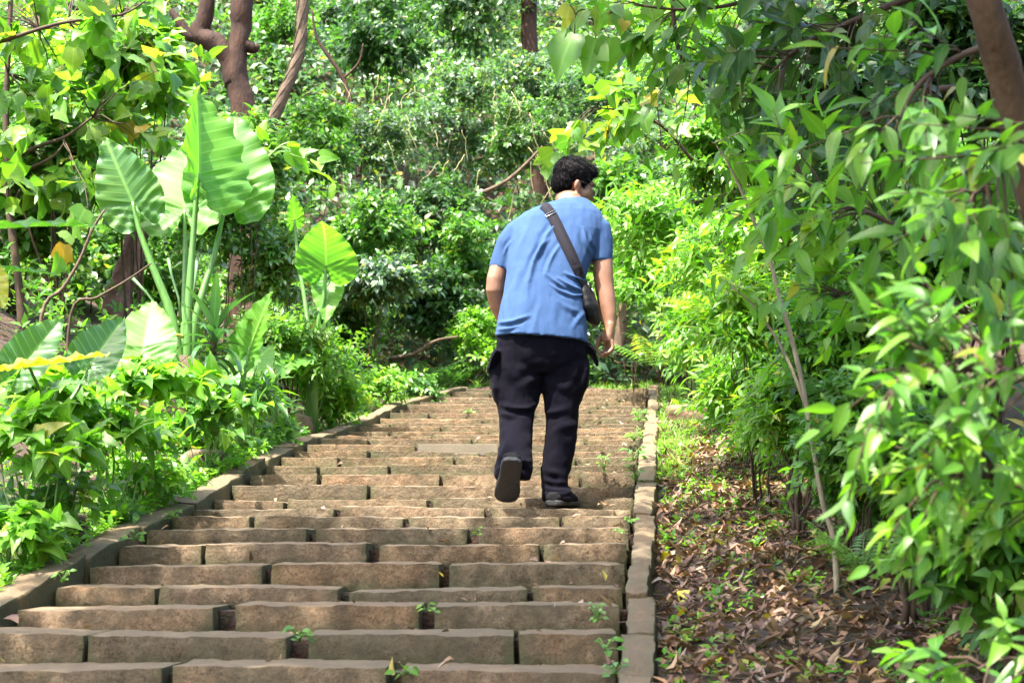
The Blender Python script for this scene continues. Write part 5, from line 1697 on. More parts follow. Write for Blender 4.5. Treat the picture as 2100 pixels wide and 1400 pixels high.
# ================================================================== weeds and leaves on the steps
def step_at(px, py):
    """Step whose tread edge shows nearest above py: its index in STEP_*."""
    k = min(range(29), key=lambda i: abs(STEP_PY[i] - py))
    return k + K0


weed_leaf = {k: [base_mesh('leaf', b, G[k]) for b in LEAF['round']] for k in ('lime', 'mid', 'pale')}


def weed(label, px, py, n, size, key='lime', hgt=0.06, Y=None):
    k = step_at(px, py)
    Y = Y or STEP_Y[k] - 0.035
    c = W(px, py, Y)
    root = empty('weed', c, label=label, category='weed', group='small weeds growing in the joints of the steps')
    tb = []
    for i in range(n):
        a = i * 2.4 + random.uniform(-.4, .4)
        h = hgt * random.uniform(0.05, 0.75)
        e = Vector(c) + Vector((math.cos(a) * size * 1.5 * random.uniform(.3, 1), math.sin(a) * size * 0.8 - 0.012, h))
        tb.append((bez(c, e, sag=0.006, n=3), [0.0016] * 4))
        o = link('leaf', random.choice(weed_leaf[key]))
        o.parent = root
        o.matrix_parent_inverse = Matrix.Translation(root.location).inverted()
        d = Vector((math.cos(a), math.sin(a) - 0.4, random.uniform(-.5, .4))).normalized()
        nn = Vector((random.uniform(-.3, .3), -0.6, 0.8)); nn = (nn - d * nn.dot(d)).normalized()
        x = d.cross(nn)
        s = size * random.uniform(0.6, 1.5)
        m = Matrix.Identity(4)
        for r in range(3):
            m[r][0], m[r][1], m[r][2], m[r][3] = x[r] * s, d[r] * s, nn[r] * s, e[r]
        o.matrix_basis = m
    link('stem', tubes_mesh('stem', tb, M_STEMG, 4), root)
    return root


for a in (('leafy weed in the wide joint of the second lowest step, left of the middle', 613, 1318, 14, 0.022, 'mid', 0.07),
          ('weed with round leaves at the right end of the lowest steps, by the kerb', 1242, 1335, 9, 0.03, 'lime', 0.06),
          ('lacy pale weed against the right end of the third lowest step', 1225, 1275, 18, 0.016, 'pale', 0.09),
          ('two leaved seedling in the joint right of the middle of the seventh step', 975, 1100, 6, 0.02, 'lime', 0.06),
          ('weed at the left end of the sixth step beside the kerb', 275, 1108, 12, 0.026, 'lime', 0.06),
          ('leafy tuft at the left end of the eighth step beside the kerb', 350, 1066, 12, 0.024, 'lime', 0.06),
          ('grassy weed at the left end of the fourth step', 130, 1195, 12, 0.02, 'lime', 0.06),
          ('yellowish seedling in the gap of the third step, right of the middle', 876, 1255, 6, 0.02, 'lime', 0.04),
          ('weed on the step above the cement piece, left of the man', 960, 847, 9, 0.026, 'pale', 0.05),
          ('tall weed beside the right kerb above the man\'s right shoe', 1238, 965, 14, 0.02, 'lime', 0.12),
          ('weed tuft overhanging the right kerb near the man\'s right shoe', 1305, 990, 16, 0.026, 'lime', 0.12),
          ('broad leaved weed at the right kerb above the tuft', 1300, 945, 10, 0.035, 'mid', 0.1),
          ('bright weeds spilling over the right kerb at mid height', 1300, 905, 18, 0.03, 'lime', 0.12),
          ('bright weeds spilling over the right kerb near its upper end', 1310, 865, 18, 0.035, 'lime', 0.14),
          ('weed at the bottom edge beside the lowest joint', 830, 1385, 7, 0.024, 'mid', 0.04),
          ('weeds at the lower right end of the bottom step by the kerb', 1262, 1385, 10, 0.026, 'pale', 0.07),
          ('little weed at the foot of the right end of the ninth step', 1290, 1075, 9, 0.018, 'lime', 0.05),
          ('moss like weed on the right of the sixth step', 1265, 1092, 9, 0.014, 'lime', 0.03)):
    weed(*a)
for px, py, ln, an, yel, lab in ((1242, 1198, 0.06, 0.5, 1, 'bright yellow leaf lying on the fourth step near the right kerb'), (1258, 1255, 0.07, 1.7, 0, 'brown dead leaf leaning at the right end of the third step'),
                                (806, 1392, 0.06, 0.3, 0, 'reddish dead leaf in the joint of the bottom step'), (40, 1285, 0.07, 1.0, 0, 'brown curled leaf at the left end of the second step'),
                                (910, 1190, 0.03, 1.0, 1, 'small yellow leaf in the joint of the fifth step'), (1002, 1052, 0.03, 0.4, 0, 'dry leaf in the joint under the man\'s left shoe')):
    k = step_at(px, py)
    c = W(px, py, STEP_Y[k] + 0.02)
    o = link('fallen_leaf', random.choice(fl if yel else fb), label=lab, category='leaf')
    o.location = c + np.array([0, -0.01, 0.012]); o.scale = (ln,) * 3; o.rotation_euler = (0.5, random.uniform(-.3, .3), an)
# ================================================================== the walker
PY0 = 7.65


def B(px, py, dy): return WV(px, py, PY0 + dy)


def m_per_px(dy): return (PY0 + dy) / F


def skin_mat():
    m, nt, N, L = new_mat('skin')
    out = N('ShaderNodeOutputMaterial'); p = N('ShaderNodeBsdfPrincipled')
    geo = N('ShaderNodeNewGeometry')
    nz = N('ShaderNodeTexNoise'); nz.inputs['Scale'].default_value = 22; nz.inputs['Detail'].default_value = 5
    L(geo.outputs['Position'], nz.inputs['Vector'])
    r = ramp(nt, [(0.3, (0.20, 0.095, 0.053)), (0.7, (0.27, 0.135, 0.08))])
    L(nz.outputs['Fac'], r.inputs[0]); L(r.outputs[0], p.inputs['Base Color'])
    p.inputs['Roughness'].default_value = 0.5
    p.inputs['Subsurface Weight'].default_value = 0.15
    p.inputs['Subsurface Radius'].default_value = (0.012, 0.005, 0.003)
    n2 = N('ShaderNodeTexNoise'); n2.inputs['Scale'].default_value = 300
    L(geo.outputs['Position'], n2.inputs['Vector'])
    b = N('ShaderNodeBump'); b.inputs['Strength'].default_value = 0.15; b.inputs['Distance'].default_value = 0.002
    L(n2.outputs['Fac'], b.inputs['Height']); L(b.outputs[0], p.inputs['Normal'])
    L(p.outputs[0], out.inputs['Surface'])
    return m


def cloth_mat(name, col, rough, weave, var=0.1, sheen=0.2):
    m, nt, N, L = new_mat(name)
    out = N('ShaderNodeOutputMaterial'); p = N('ShaderNodeBsdfPrincipled')
    geo = N('ShaderNodeNewGeometry')
    nz = N('ShaderNodeTexNoise'); nz.inputs['Scale'].default_value = 7; nz.inputs['Detail'].default_value = 4
    L(geo.outputs['Position'], nz.inputs['Vector'])
    r = ramp(nt, [(0.3, tuple(c * (1 - var) for c in col)), (0.7, tuple(c * (1 + var) for c in col))])
    L(nz.outputs['Fac'], r.inputs[0]); L(r.outputs[0], p.inputs['Base Color'])
    p.inputs['Roughness'].default_value = rough
    p.inputs['Specular IOR Level'].default_value = 0.06
    p.inputs['Sheen Weight'].default_value = sheen
    p.inputs['Sheen Roughness'].default_value = 0.5
    n2 = N('ShaderNodeTexNoise'); n2.inputs['Scale'].default_value = weave; n2.inputs['Detail'].default_value = 3
    n3 = N('ShaderNodeTexNoise'); n3.inputs['Scale'].default_value = 34; n3.inputs['Detail'].default_value = 3
    mp = N('ShaderNodeMapping'); mp.inputs['Scale'].default_value = (1, 1, 0.45)
    L(geo.outputs['Position'], n2.inputs['Vector']); L(geo.outputs['Position'], mp.inputs[0]); L(mp.outputs[0], n3.inputs['Vector'])
    h = math_n(nt, 'ADD', math_n(nt, 'MULTIPLY', n2.outputs['Fac'], 0.12), n3.outputs['Fac'])
    b = N('ShaderNodeBump'); b.inputs['Strength'].default_value = 0.35; b.inputs['Distance'].default_value = 0.01
    L(h, b.inputs['Height']); L(b.outputs[0], p.inputs['Normal'])
    L(p.outputs[0], out.inputs['Surface'])
    return m


M_SKIN = skin_mat()
M_SHIRT = cloth_mat('blue_jersey', (0.034, 0.069, 0.155), 0.75, 900, sheen=0.03)
M_TROUSER = cloth_mat('dark_navy_twill', (0.0032, 0.0028, 0.006), 0.9, 700, sheen=0.01)
M_HAIR = simple_mat('black_hair', (0.005, 0.004, 0.005), 0.65, 0.12, 0.4, 40)
M_SHOE = simple_mat('black_shoe_mesh', (0.006, 0.006, 0.007), 0.8, 0.15, 0.3, 90, 0.4, 400)
M_SOLE = simple_mat('black_rubber', (0.012, 0.012, 0.013), 0.6, 0.4, 0.25, 60, 0.3, 150)
M_BAG = simple_mat('black_nylon', (0.005, 0.005, 0.006), 0.6, 0.2, 0.3, 50, 0.3, 300)
M_STRAP = simple_mat('dark_webbing', (0.011, 0.0095, 0.014), 0.75, 0.15, 0.2, 200, 0.4, 500)
M_METAL = simple_mat('grey_metal', (0.35, 0.35, 0.36), 0.35, 0.5, 0.1, 30, metallic=1.0)
M_EYE = simple_mat('eye_white', (0.7, 0.68, 0.64), 0.2, 0.5, 0.05)
M_LIP = simple_mat('lip', (0.36, 0.13, 0.10), 0.45, 0.5, 0.1)
M_LENS, _nt, _N, _L = new_mat('lens_glass')
_o = _N('ShaderNodeOutputMaterial'); _p = _N('ShaderNodeBsdfPrincipled')
_p.inputs['Base Color'].default_value = (1, 1, 1, 1); _p.inputs['Transmission Weight'].default_value = 1.0; _p.inputs['Roughness'].default_value = 0.02; _p.inputs['IOR'].default_value = 1.05
_L(_p.outputs[0], _o.inputs['Surface'])

k_ = 8 + K0
foot_z = STEP_Z[k_] + 0.004
person = empty('person', (B(1110, 1037, 0).x, PY0, foot_z), label='man in a blue t-shirt and dark cargo trousers climbing the steps, seen from behind', category='person')


def ring(L, R, py, dy, rd, n=28, tilt=0.0, e=2.3, front=1.0):
    """A level cross-section between the outline points L and R of the photograph."""
    c = B((L + R) / 2, py, dy)
    hw = (R - L) / 2 * m_per_px(dy)
    out = []
    for j in range(n):
        a = 2 * math.pi * j / n
        ca, sa = math.cos(a), math.sin(a)
        x = hw * math.copysign(abs(ca) ** (2 / e), ca)
        y = rd * math.copysign(abs(sa) ** (2 / e), sa) * (front if sa > 0 else 1)
        out.append(c + Vector((x, y, tilt * x)))
    return out


def fold_disp(co, no, folds, facing=True):
    """Cloth folds: ridges along the given lines of the photograph, on the side that faces the path below."""
    px, py = to_px(co)
    d = np.zeros(len(co))
    for (x1, y1, x2, y2, w, amp) in folds:
        ax, ay = x2 - x1, y2 - y1
        L2 = ax * ax + ay * ay
        t = ((px - x1) * ax + (py - y1) * ay) / L2
        tc = np.clip(t, 0, 1)
        # a slightly curved line
        bow = 0.06 * math.sqrt(L2) * np.sin(np.pi * tc)
        nx, ny = -ay / math.sqrt(L2), ax / math.sqrt(L2)
        s = (px - x1) * nx + (py - y1) * ny - bow
        over = np.abs(t - tc) * math.sqrt(L2)
        fall = np.exp(-(over / (1.5 * w)) ** 2) * (0.35 + 0.65 * np.sin(np.pi * np.clip(tc, 0.02, 0.98)))
        d += amp * fall * (np.exp(-(s / w) ** 2) - 0.55 * np.exp(-((s - 1.9 * w) / (1.2 * w)) ** 2))
    if facing:
        d *= np.clip(-no[:, 1] * 1.6 + 0.25, 0, 1)
    return co + no * d[:, None]


# ---- shirt
mb = MB()
torso = [(1146, 1206, 409, .275, .062), (1128, 1214, 417, .27, .085), (1098, 1226, 427, .26, .105), (1072, 1237, 438, .25, .118), (1054, 1241, 452, .24, .127), (1044, 1240, 475, .225, .137),
         (1040, 1228, 505, .20, .145), (1038, 1214, 535, .175, .15), (1036, 1204, 565, .15, .152), (1031, 1201, 600, .125, .155), (1024, 1203, 640, .10, .158), (1018, 1206, 672, .085, .16), (1015, 1208, 697, .075, .16)]
rs_ = []
for L, R, py, dy, rd in torso:
    tl = -0.085 * max(0.0, (py - 560) / 137)
    rs_.append(ring(L, R, py, dy, rd, tilt=tl, front=1.0))
mb.rings(rs_)
mb.tube([B(1080, 462, .235), B(1058, 478, .23), B(1041, 505, .225), B(1031, 530, .22), B(1024, 553, .215)], [.060, .064, .062, .058, .055], 16)
mb.tube([B(1212, 458, .235), B(1226, 472, .23), B(1231, 495, .22), B(1234, 520, .215), B(1234, 538, .21)], [.066, .066, .063, .060, .0585], 16)
shirt_me = remeshed(mb, 'shirt', M_SHIRT, 0.006, 5)
co = vco(shirt_me); no = vno(shirt_me)
FOLDS = [(1136, 462, 1106, 520, 6, .008), (1108, 512, 1088, 572, 6, .008), (1124, 492, 1096, 535, 5, .007), (1150, 500, 1120, 560, 5, .006), (1094, 540, 1082, 610, 7, .005),
         (1126, 566, 1166, 592, 4, .007), (1146, 572, 1196, 596, 4.5, .008), (1132, 584, 1176, 606, 4, .005), (1160, 560, 1198, 574, 4, .006), (1176, 606, 1206, 600, 4, .006),
         (1022, 662, 1082, 648, 5, .007), (1020, 676, 1060, 668, 4, .005), (1078, 476, 1062, 540, 7, .004), (1064, 560, 1050, 640, 8, .005), (1110, 620, 1096, 680, 9, .004),
         (1196, 470, 1212, 520, 5, .006), (1210, 478, 1222, 512, 4, .004), (1052, 492, 1034, 520, 4, .004), (1200, 640, 1178, 668, 6, .004), (1040, 600, 1034, 650, 6, .004), (1150, 620, 1190, 640, 7, .003)]
co = fold_disp(co, no, [(a, b, c, d, w * 0.75, m * 1.8) for a, b, c, d, w, m in FOLDS])
st = np.stack([co[:, 0], co[:, 1], co[:, 2] * 0.4], -1)
co = co + no * (0.0035 * vnoise(st, 16, 2) + 0.0025 * vnoise(st, 34, 6))[:, None]
# hem and sleeve hem stand a touch proud
px_, py_ = to_px(co)
hem = np.exp(-((py_ - (686 + (px_ - 1015) * 0.085)) / 3.0) ** 2)
co = co + no * (0.0022 * hem)[:, None]
set_co(shirt_me, co)
shirt = link('shirt', shirt_me, person)

# ---- trousers
mb = MB()
pel = [(1019, 1206, 684, .075, .13), (1017, 1206, 705, .075, .132), (1015, 1206, 730, .075, .128), (1013, 1206, 752, .078, .115), (1030, 1190, 768, .08, .09)]
mb.rings([ring(*a) for a in pel])
lleg = [(1019, 1100, 720, .07, .105), (1012, 1110, 755, .07, .105), (1012, 1110, 795, .068, .098), (1018, 1106, 822, .062, .092), (1022, 1096, 846, .05, .085), (1023, 1093, 880, .01, .082), (1023, 1093, 915, -.05, .08),
        (1019, 1092, 940, -.09, .08), (1013, 1092, 958, -.115, .088), (1013, 1091, 972, -.125, .092), (1020, 1088, 984, -.125, .090)]
rleg = [(1112, 1205, 720, .08, .105), (1111, 1206, 755, .085, .105), (1112, 1200, 800, .092, .098), (1116, 1190, 830, .095, .09), (1119, 1187, 860, .09, .085), (1116, 1184, 900, .075, .08), (1112, 1176, 940, .06, .076),
        (1108, 1166, 975, .045, .072), (1110, 1165, 996, .04, .07), (1110, 1176, 1012, .03, .085), (1111, 1178, 1022, .025, .092), (1114, 1176, 1029, .03, .088)]
for lg in (lleg, rleg):
    mb.rings([ring(*a, n=22, e=2.15) for a in lg])
# cargo pockets
for pts, hw in ((((1020, 735), (1019, 765), (1021, 800), (1027, 824)), (.020, .034, .036, .024)), (((1198, 735), (1198, 760), (1194, 790), (1188, 808)), (.020, .032, .032, .020))):
    mb.tube([B(x, y, .085) for x, y in pts], list(hw), 12, flat=2.6, side=(1, 0, 0))
mb.tube([B(1020, 722, .07), B(1009, 742, .07), B(1003, 758, .07), B(1006, 766, .07)], [.020, .018, .013, .008], 8, flat=6.0, side=(1, 0, 0))
mb.tube([B(1203, 710, .10), B(1216, 722, .10), B(1224, 744, .10), B(1226, 752, .10)], [.020, .017, .012, .006], 8, flat=4.0, side=(1, 0, 0))
tr_me = remeshed(mb, 'trousers', M_TROUSER, 0.008, 4)
co = vco(tr_me); no = vno(tr_me)
TF = [(1030, 830, 1080, 838, 5, .010), (1022, 846, 1060, 850, 5, .008), (1060, 840, 1104, 826, 5, .009), (1022, 938, 1060, 930, 5, .010), (1040, 950, 1090, 944, 5, .010), (1020, 962, 1040, 945, 4, .008), (1060, 935, 1090, 960, 5, .009),
      (1118, 845, 1160, 838, 6, .007), (1180, 870, 1130, 890, 8, .006), (1110, 980, 1160, 990, 5, .008), (1112, 998, 1165, 1004, 4, .009), (1120, 1012, 1172, 1008, 4, .008), (1112, 960, 1150, 972, 6, .006),
      (1110, 775, 1070, 790, 8, .006), (1112, 775, 1150, 792, 8, .006), (1030, 735, 1060, 780, 9, .005), (1195, 740, 1170, 785, 9, .005), (1034, 870, 1050, 920, 8, .004), (1150, 880, 1140, 950, 8, .004)]
co = fold_disp(co, no, [(a, b, c, d, w, m * 1.35) for a, b, c, d, w, m in TF])
co = co + no * (0.005 * vnoise(co * np.array([1, 1, 1.5]), 15, 21) + 0.003 * vnoise(co, 34, 25))[:, None]
set_co(tr_me, co)
link('trousers', tr_me, person)

# ---- head frame
HY, HP = math.radians(70), math.radians(-14)
hf = Vector((math.sin(HY) * math.cos(HP), math.cos(HY) * math.cos(HP), math.sin(HP)))
hr = Vector((math.cos(HY), -math.sin(HY), 0))
roll = math.radians(4)
hu = hr.cross(hf)
hr, hu = (hr * math.cos(roll) - hu * math.sin(roll)), (hu * math.cos(roll) + hr * math.sin(roll))
HC = B(1176, 380, .35)
HS = 1.08


def H(r, f, u): return HC + (hr * r + hf * f + hu * u) * HS


HA = (hr, hf, hu)
# ---- body: head, neck, trunk, arms and hands in one skin
mb = MB()


def he(r, f, u, a, b, c): mb.ellipsoid(H(r, f, u), (a * HS, b * HS, c * HS), HA)


he(0, -.012, .035, .076, .094, .088)      # skull
he(0, .035, -.02, .066, .062, .085)       # face
he(0, .040, -.075, .052, .052, .045)      # jaw
he(0, .078, -.100, .026, .020, .020)      # chin
he(.045, .05, -.035, .026, .03, .03); he(-.045, .05, -.035, .026, .03, .03)     # cheeks
he(0, .078, .028, .055, .022, .018)       # brow
he(0, .098, -.015, .010, .014, .026); he(0, .108, -.034, .015, .016, .011)      # nose
he(0, .088, -.064, .024, .012, .007); he(0, .086, -.074, .022, .012, .007)      # lips
for s in (-1, 1):
    mb.ellipsoid(H(s * .076, -.004, -.016), (.009 * HS, .018 * HS, .028 * HS), HA)
    mb.ellipsoid(H(s * .082, -.012, -.010), (.006 * HS, .010 * HS, .022 * HS), HA)
    mb.ellipsoid(H(s * .076, .002, -.042), (.007 * HS, .009 * HS, .010 * HS), HA)
mb.tube([B(1168, 440, .255), B(1171, 415, .28), H(0, -.018, -.075), H(0, -.012, -.03)], [.075, .064, .060, .058], 16)
mb.rings([ring(L + 16, R - 12, py, dy, rd * 0.8) for L, R, py, dy, rd in torso[2:]] + [ring(1040, 1190, 730, .075, .10)])
mb.tube([B(1062, 716, .07), B(1060, 840, .055), B(1056, 945, -.10), B(1050, 985, -.15)], [.075, .055, .042, .036], 12)
mb.tube([B(1156, 716, .08), B(1152, 840, .095), B(1142, 960, .05), B(1138, 1018, .03)], [.075, .055, .042, .036], 12)
# right arm
mb.tube([B(1215, 462, .235), B(1230, 495, .22), B(1236, 530, .21), B(1237, 560, .20), B(1239, 585, .195), B(1244, 615, .185), B(1249, 645, .175), B(1251, 668, .17)], [.050, .050, .051, .0515, .050, .047, .039, .032], 16)
# right hand: palm, fingers closing towards the thumb
mb.tube([B(1251, 664, .17), B(1250, 678, .168), B(1247, 692, .165), B(1247, 703, .162)], [.026, .028, .030, .027], 14, flat=1.5, side=(1, 0, 0))
FING = [([(1243, 702, .200), (1243, 716, .203), (1235, 723, .196), (1227, 722, .190)], .0118), ([(1249, 705, .178), (1249, 720, .180), (1238, 728, .173), (1229, 727, .168)], .0122),
        ([(1253, 704, .155), (1254, 719, .155), (1243, 728, .147), (1233, 729, .142)], .0118), ([(1255, 701, .134), (1257, 713, .132), (1249, 722, .124), (1240, 725, .119)], .0105)]
for pts, r in FING:
    a = B(*pts[0])
    root_ = B(1249, 692, pts[0][2] * 0.6 + .165 * 0.4)
    mb.tube([root_, a] + [B(*p) for p in pts[1:]], [r * 1.05, r * 1.1, r, r * 0.95, r * 0.72], 10)
    mb.ellipsoid(B(*pts[-1]), (r * .8, r * .8, r * .8), nu=10, nv=6)
    mb.ellipsoid(B(*pts[1]), (r * 1.06,) * 3, nu=10, nv=6)
mb.tube([B(1244, 681, .185), B(1235, 690, .196), B(1227, 700, .198), B(1224, 712, .190)], [.020, .0165, .0135, .011], 10)
mb.ellipsoid(B(1224, 713, .190), (.0105, .0105, .0115), nu=10, nv=6)
# left arm: upper arm back, forearm carried in front of the body
mb.tube([B(1075, 465, .235), B(1045, 500, .225), B(1026, 540, .215), B(1018, 572, .21), B(1016, 592, .215), B(1022, 625, .26), B(1036, 660, .33), B(1046, 680, .375)], [.048, .048, .049, .050, .050, .047, .038, .030], 16)
mb.tube([B(1046, 680, .375), B(1052, 692, .40), B(1060, 706, .43)], [.026, .025, .022], 12, flat=1.6, side=(1, 0, 0))
for i in range(4):
    o_ = (i - 1.5) * .018
    p = B(1060, 706, .43) + Vector((0.0, o_ * 0.6, -o_ * 0.8))
    r = (.0090, .0094, .0090, .0078)[i]
    mb.tube([p - Vector((.02, .02, -.015)), p, p + Vector((.028, .02, -.015)), p + Vector((.040, .028, -.034)), p + Vector((.034, .026, -.05))], [r * 1.05, r * 1.1, r, r * .9, r * .7], 10)
mb.tube([B(1050, 684, .39), B(1062, 684, .40), B(1072, 690, .42), B(1078, 698, .43)], [.015, .0125, .010, .0075], 10)
body_me = remeshed(mb, 'body', M_SKIN, 0.0056, 3, 0.4)
body = link('body', body_me, person)
# eyes and brows
mb = MB()
for s in (-1, 1): mb.ellipsoid(H(s * .031, .086, .004), (.012 * HS, .007 * HS, .006 * HS), HA, 12, 8)
mb.build('eye', M_EYE, person)
mb = MB()
for s in (-1, 1): mb.ellipsoid(H(s * .031, .0915, .004), (.0052 * HS, .0024 * HS, .0052 * HS), HA, 12, 8)
for s in (-1, 1): mb.tube([H(s * .014, .098, .022), H(s * .032, .096, .028), H(s * .050, .082, .024)], [.003, .004, .002], 6)
mb.build('eyebrow', M_HAIR, person)

# ---- hair
mb = MB()
mb.ellipsoid(H(0, -.016, .052), (.084 * HS, .104 * HS, .088 * HS), HA)
mb.ellipsoid(H(0, -.055, .004), (.076 * HS, .058 * HS, .075 * HS), HA)
mb.ellipsoid(H(0, .045, .085), (.070 * HS, .055 * HS, .040 * HS), HA)
for s in (-1, 1): mb.ellipsoid(H(s * .068, .008, .030), (.016 * HS, .045 * HS, .040 * HS), HA)
for s in (-1, 1): mb.ellipsoid(H(s * .072, .026, .002), (.008 * HS, .010 * HS, .022 * HS), HA)
hair_me = remeshed(mb, 'hair', M_HAIR, 0.005, 4)
co = vco(hair_me); no = vno(hair_me)
co = co + no * (0.003 * vnoise(co, 22, 4) + 0.001 * vnoise(co, 70, 6))[:, None]
set_co(hair_me, co)
no = vno(hair_me)
hair_me.materials.clear(); hair_me.materials.append(simple_mat('hair_shade', (0.003, 0.0025, 0.003), 0.9, 0.02, 0.2, 40))
hair = link('hair', hair_me, person)
pick = RNG.choice(len(co), 8000)
whorl = np.array(H(0, -.07, .12))
f_, u_, r__ = np.array(hf), np.array(hu), np.array(hr)
V, Fc = [], []
for i in pick:
    p, n_ = co[i], no[i]
    loc = p - np.array(HC)
    uu = loc.dot(u_); ff = loc.dot(f_)
    flow = p - whorl
    flow = flow + f_ * 0.06 - u_ * 0.03
    flow = flow - n_ * flow.dot(n_)
    flow = flow / max(np.linalg.norm(flow), 1e-6) + RNG.normal(0, 0.18, 3)
    top = np.clip((uu - 0.05) / 0.07, 0, 1)
    lift = 0.06 + 0.4 * top * RNG.uniform(0.3, 1.0)
    ln = (0.018 + 0.022 * top) * RNG.uniform(0.6, 1.3)
    if uu < -0.03: ln *= 0.6
    d1 = flow * 0.8 + n_ * lift
    d1 = d1 / np.linalg.norm(d1)
    d2 = flow + n_ * lift * 0.35 + np.array([0, 0, -.25]); d2 = d2 / np.linalg.norm(d2)
    side = np.cross(d1, n_); side = side / max(np.linalg.norm(side), 1e-6) * RNG.uniform(.0008, .0016)
    a = p - n_ * .003; b = a + d1 * ln * 0.55; c = b + d2 * ln * 0.5
    k = len(V)
    V += [a - side, a + side, b + side * .8, b - side * .8, c]
    Fc += [(k, k + 1, k + 2, k + 3), (k + 3, k + 2, k + 4)]
me = bpy.data.meshes.new('hair_strands'); me.from_pydata([tuple(v) for v in V], [], Fc); me.update(); me.materials.append(M_HAIR)
o = link('hair_strands', me, hair, kind='stuff')
o.matrix_parent_inverse = Matrix.Identity(4); o.location = -person.location * 0
o.matrix_parent_inverse = hair.matrix_basis.inverted()

# ---- shoes
def shoe(toe, heel, up, nm_):
    toe, heel = Vector(toe), Vector(heel)
    a = (toe - heel); Ln = a.length; a.normalize()
    n = (Vector(up) - a * a.dot(Vector(up))).normalized()
    s = a.cross(n)
    T = [0, .03, .10, .25, .42, .58, .72, .85, .94, .985, 1.0]
    HWd = [.022, .038, .046, .047, .046, .051, .057, .056, .046, .031, .014]
    TOP = [.035, .045, .055, .070, .080, .072, .060, .050, .042, .034, .026]
    sole = MB()
    rs1 = []
    for t, w in zip(T, HWd):
        c = heel + a * (Ln * t)
        spring = 0.010 * max(0, (t - .75) / .25) ** 2
        rr = []
        for j in range(20):
            an = 2 * math.pi * j / 20
            ca, sa = math.cos(an), math.sin(an)
            rr.append(c + s * (w * 1.08 * math.copysign(abs(ca) ** .45, ca)) + n * (.015 + spring + .015 * math.copysign(abs(sa) ** .45, sa)))
        rs1.append(rr)
    sole.rings(rs1)
    sole_me = remeshed(sole, 'sole', M_SOLE, 0.004, 2)
    c2 = vco(sole_me); n2 = vno(sole_me)
    q = (c2 - np.array(heel)) @ np.array(a)
    h = (c2 - np.array(heel)) @ np.array(n)
    # shallow tread grooves across the outsole
    d = np.where(h < .006, -.0016 * (np.sin(q * 420) > 0.55), 0)
    set_co(sole_me, c2 + n2 * d[:, None])
    upm = MB()
    rs1 = []
    for t, w, tp in zip(T, HWd, TOP):
        c = heel + a * (Ln * t)
        rr = []
        for j in range(20):
            an = 2 * math.pi * j / 20
            ca, sa = math.cos(an), math.sin(an)
            hh = tp * 0.5
            rr.append(c + s * (w * (1.0 - 0.25 * max(0, sa)) * math.copysign(abs(ca) ** .8, ca)) + n * (.022 + hh + hh * math.copysign(abs(sa) ** .8, sa)))
        rs1.append(rr)
    upm.rings(rs1)
    root = link('shoe', remeshed(upm, 'shoe', M_SHOE, 0.0045, 3), person)
    so = link('sole', sole_me, root)
    so.matrix_parent_inverse = Matrix.Identity(4)
    la = MB()
    for i in range(5):
        c = heel + a * (Ln * (.50 + .055 * i)) + n * (.108 - .012 * i)
        la.tube([c - s * .02, c + n * .004, c + s * .02 + a * .006], .0022, 6)
    c = heel + a * (Ln * .46) + n * .105
    la.tube([c, c + s * .025 + n * .01, c + s * .050 - n * .012, c + s * .046 - n * .038, c + s * .02 - n * .02], .0017, 6)
    lo = link('shoelace', la.mesh('shoelace', M_STRAP), root)
    lo.matrix_parent_inverse = Matrix.Identity(4)


tr_z = STEP_Z[k_]
hr_ = B(1133, 1036, -.06); hr_.z = tr_z + 0.006
shoe((hr_.x + .28 * math.sin(math.radians(20)), hr_.y + .28 * math.cos(math.radians(20)), tr_z + 0.008), hr_, (0, 0, 1), 'r')
toe_l = B(1037, 1038, -.125)
toe_l.z = tr_z + 0.012
heel_l = B(1051, 944, -.125 - .20)
shoe(toe_l, heel_l, (0, 0.7, 0.7), 'l')

# ---- glasses
gl = empty('eyeglasses', H(0, .1, 0), label='thin dark framed eyeglasses worn by the man', category='eyeglasses')
mb = MB()
for s in (-1, 1):
    loop = []
    for j in range(21):
        an = 2 * math.pi * j / 20
        loop.append(H(s * .034 + .026 * math.copysign(abs(math.cos(an)) ** .7, math.cos(an)), .114 - .10 * (abs(s * .034 + .026 * math.cos(an)) ** 1) * .18, -.004 + .020 * math.copysign(abs(math.sin(an)) ** .7, math.sin(an))))
    mb.tube(loop, .0022, 6)
    mb.tube([H(s * .060, .105, .006), H(s * .076, .085, .006), H(s * .081, .04, .006), H(s * .084, -.002, .006), H(s * .083, -.016, -.012)], [.0026, .0026, .0024, .0024, .002], 6)
mb.tube([H(-.009, .113, .0), H(0, .117, .003), H(.009, .113, .0)], .002, 6)
mb.build('frame', M_BAG, gl)
mb = MB()
for s in (-1, 1): mb.ellipsoid(H(s * .034, .111, -.004), (.024 * HS, .0012 * HS, .018 * HS), HA, 16, 8)
mb.build('lens', M_LENS, gl)

# ---- bag on its strap
bvh = BVHTree.FromPolygons([tuple(v) for v in vco(shirt_me)], [tuple(p.vertices) for p in shirt_me.polygons])


def on_back(px, py, off=0.004):
    o = Vector(EYE); d = (WV(px, py, 7.7) - o).normalized()
    hit = bvh.ray_cast(o, d)
    if hit[0] is None: return WV(px, py, PY0 + .22)
    return hit[0] + hit[1] * off


def on_front(px, py, off=0.004):
    p = WV(px, py, PY0 + .2)
    o = p + Vector((0, 1.5, 0))
    hit = bvh.ray_cast(o, Vector((0, -1, 0)))
    if hit[0] is None: return p + Vector((0, .12, 0))
    return hit[0] + hit[1] * off


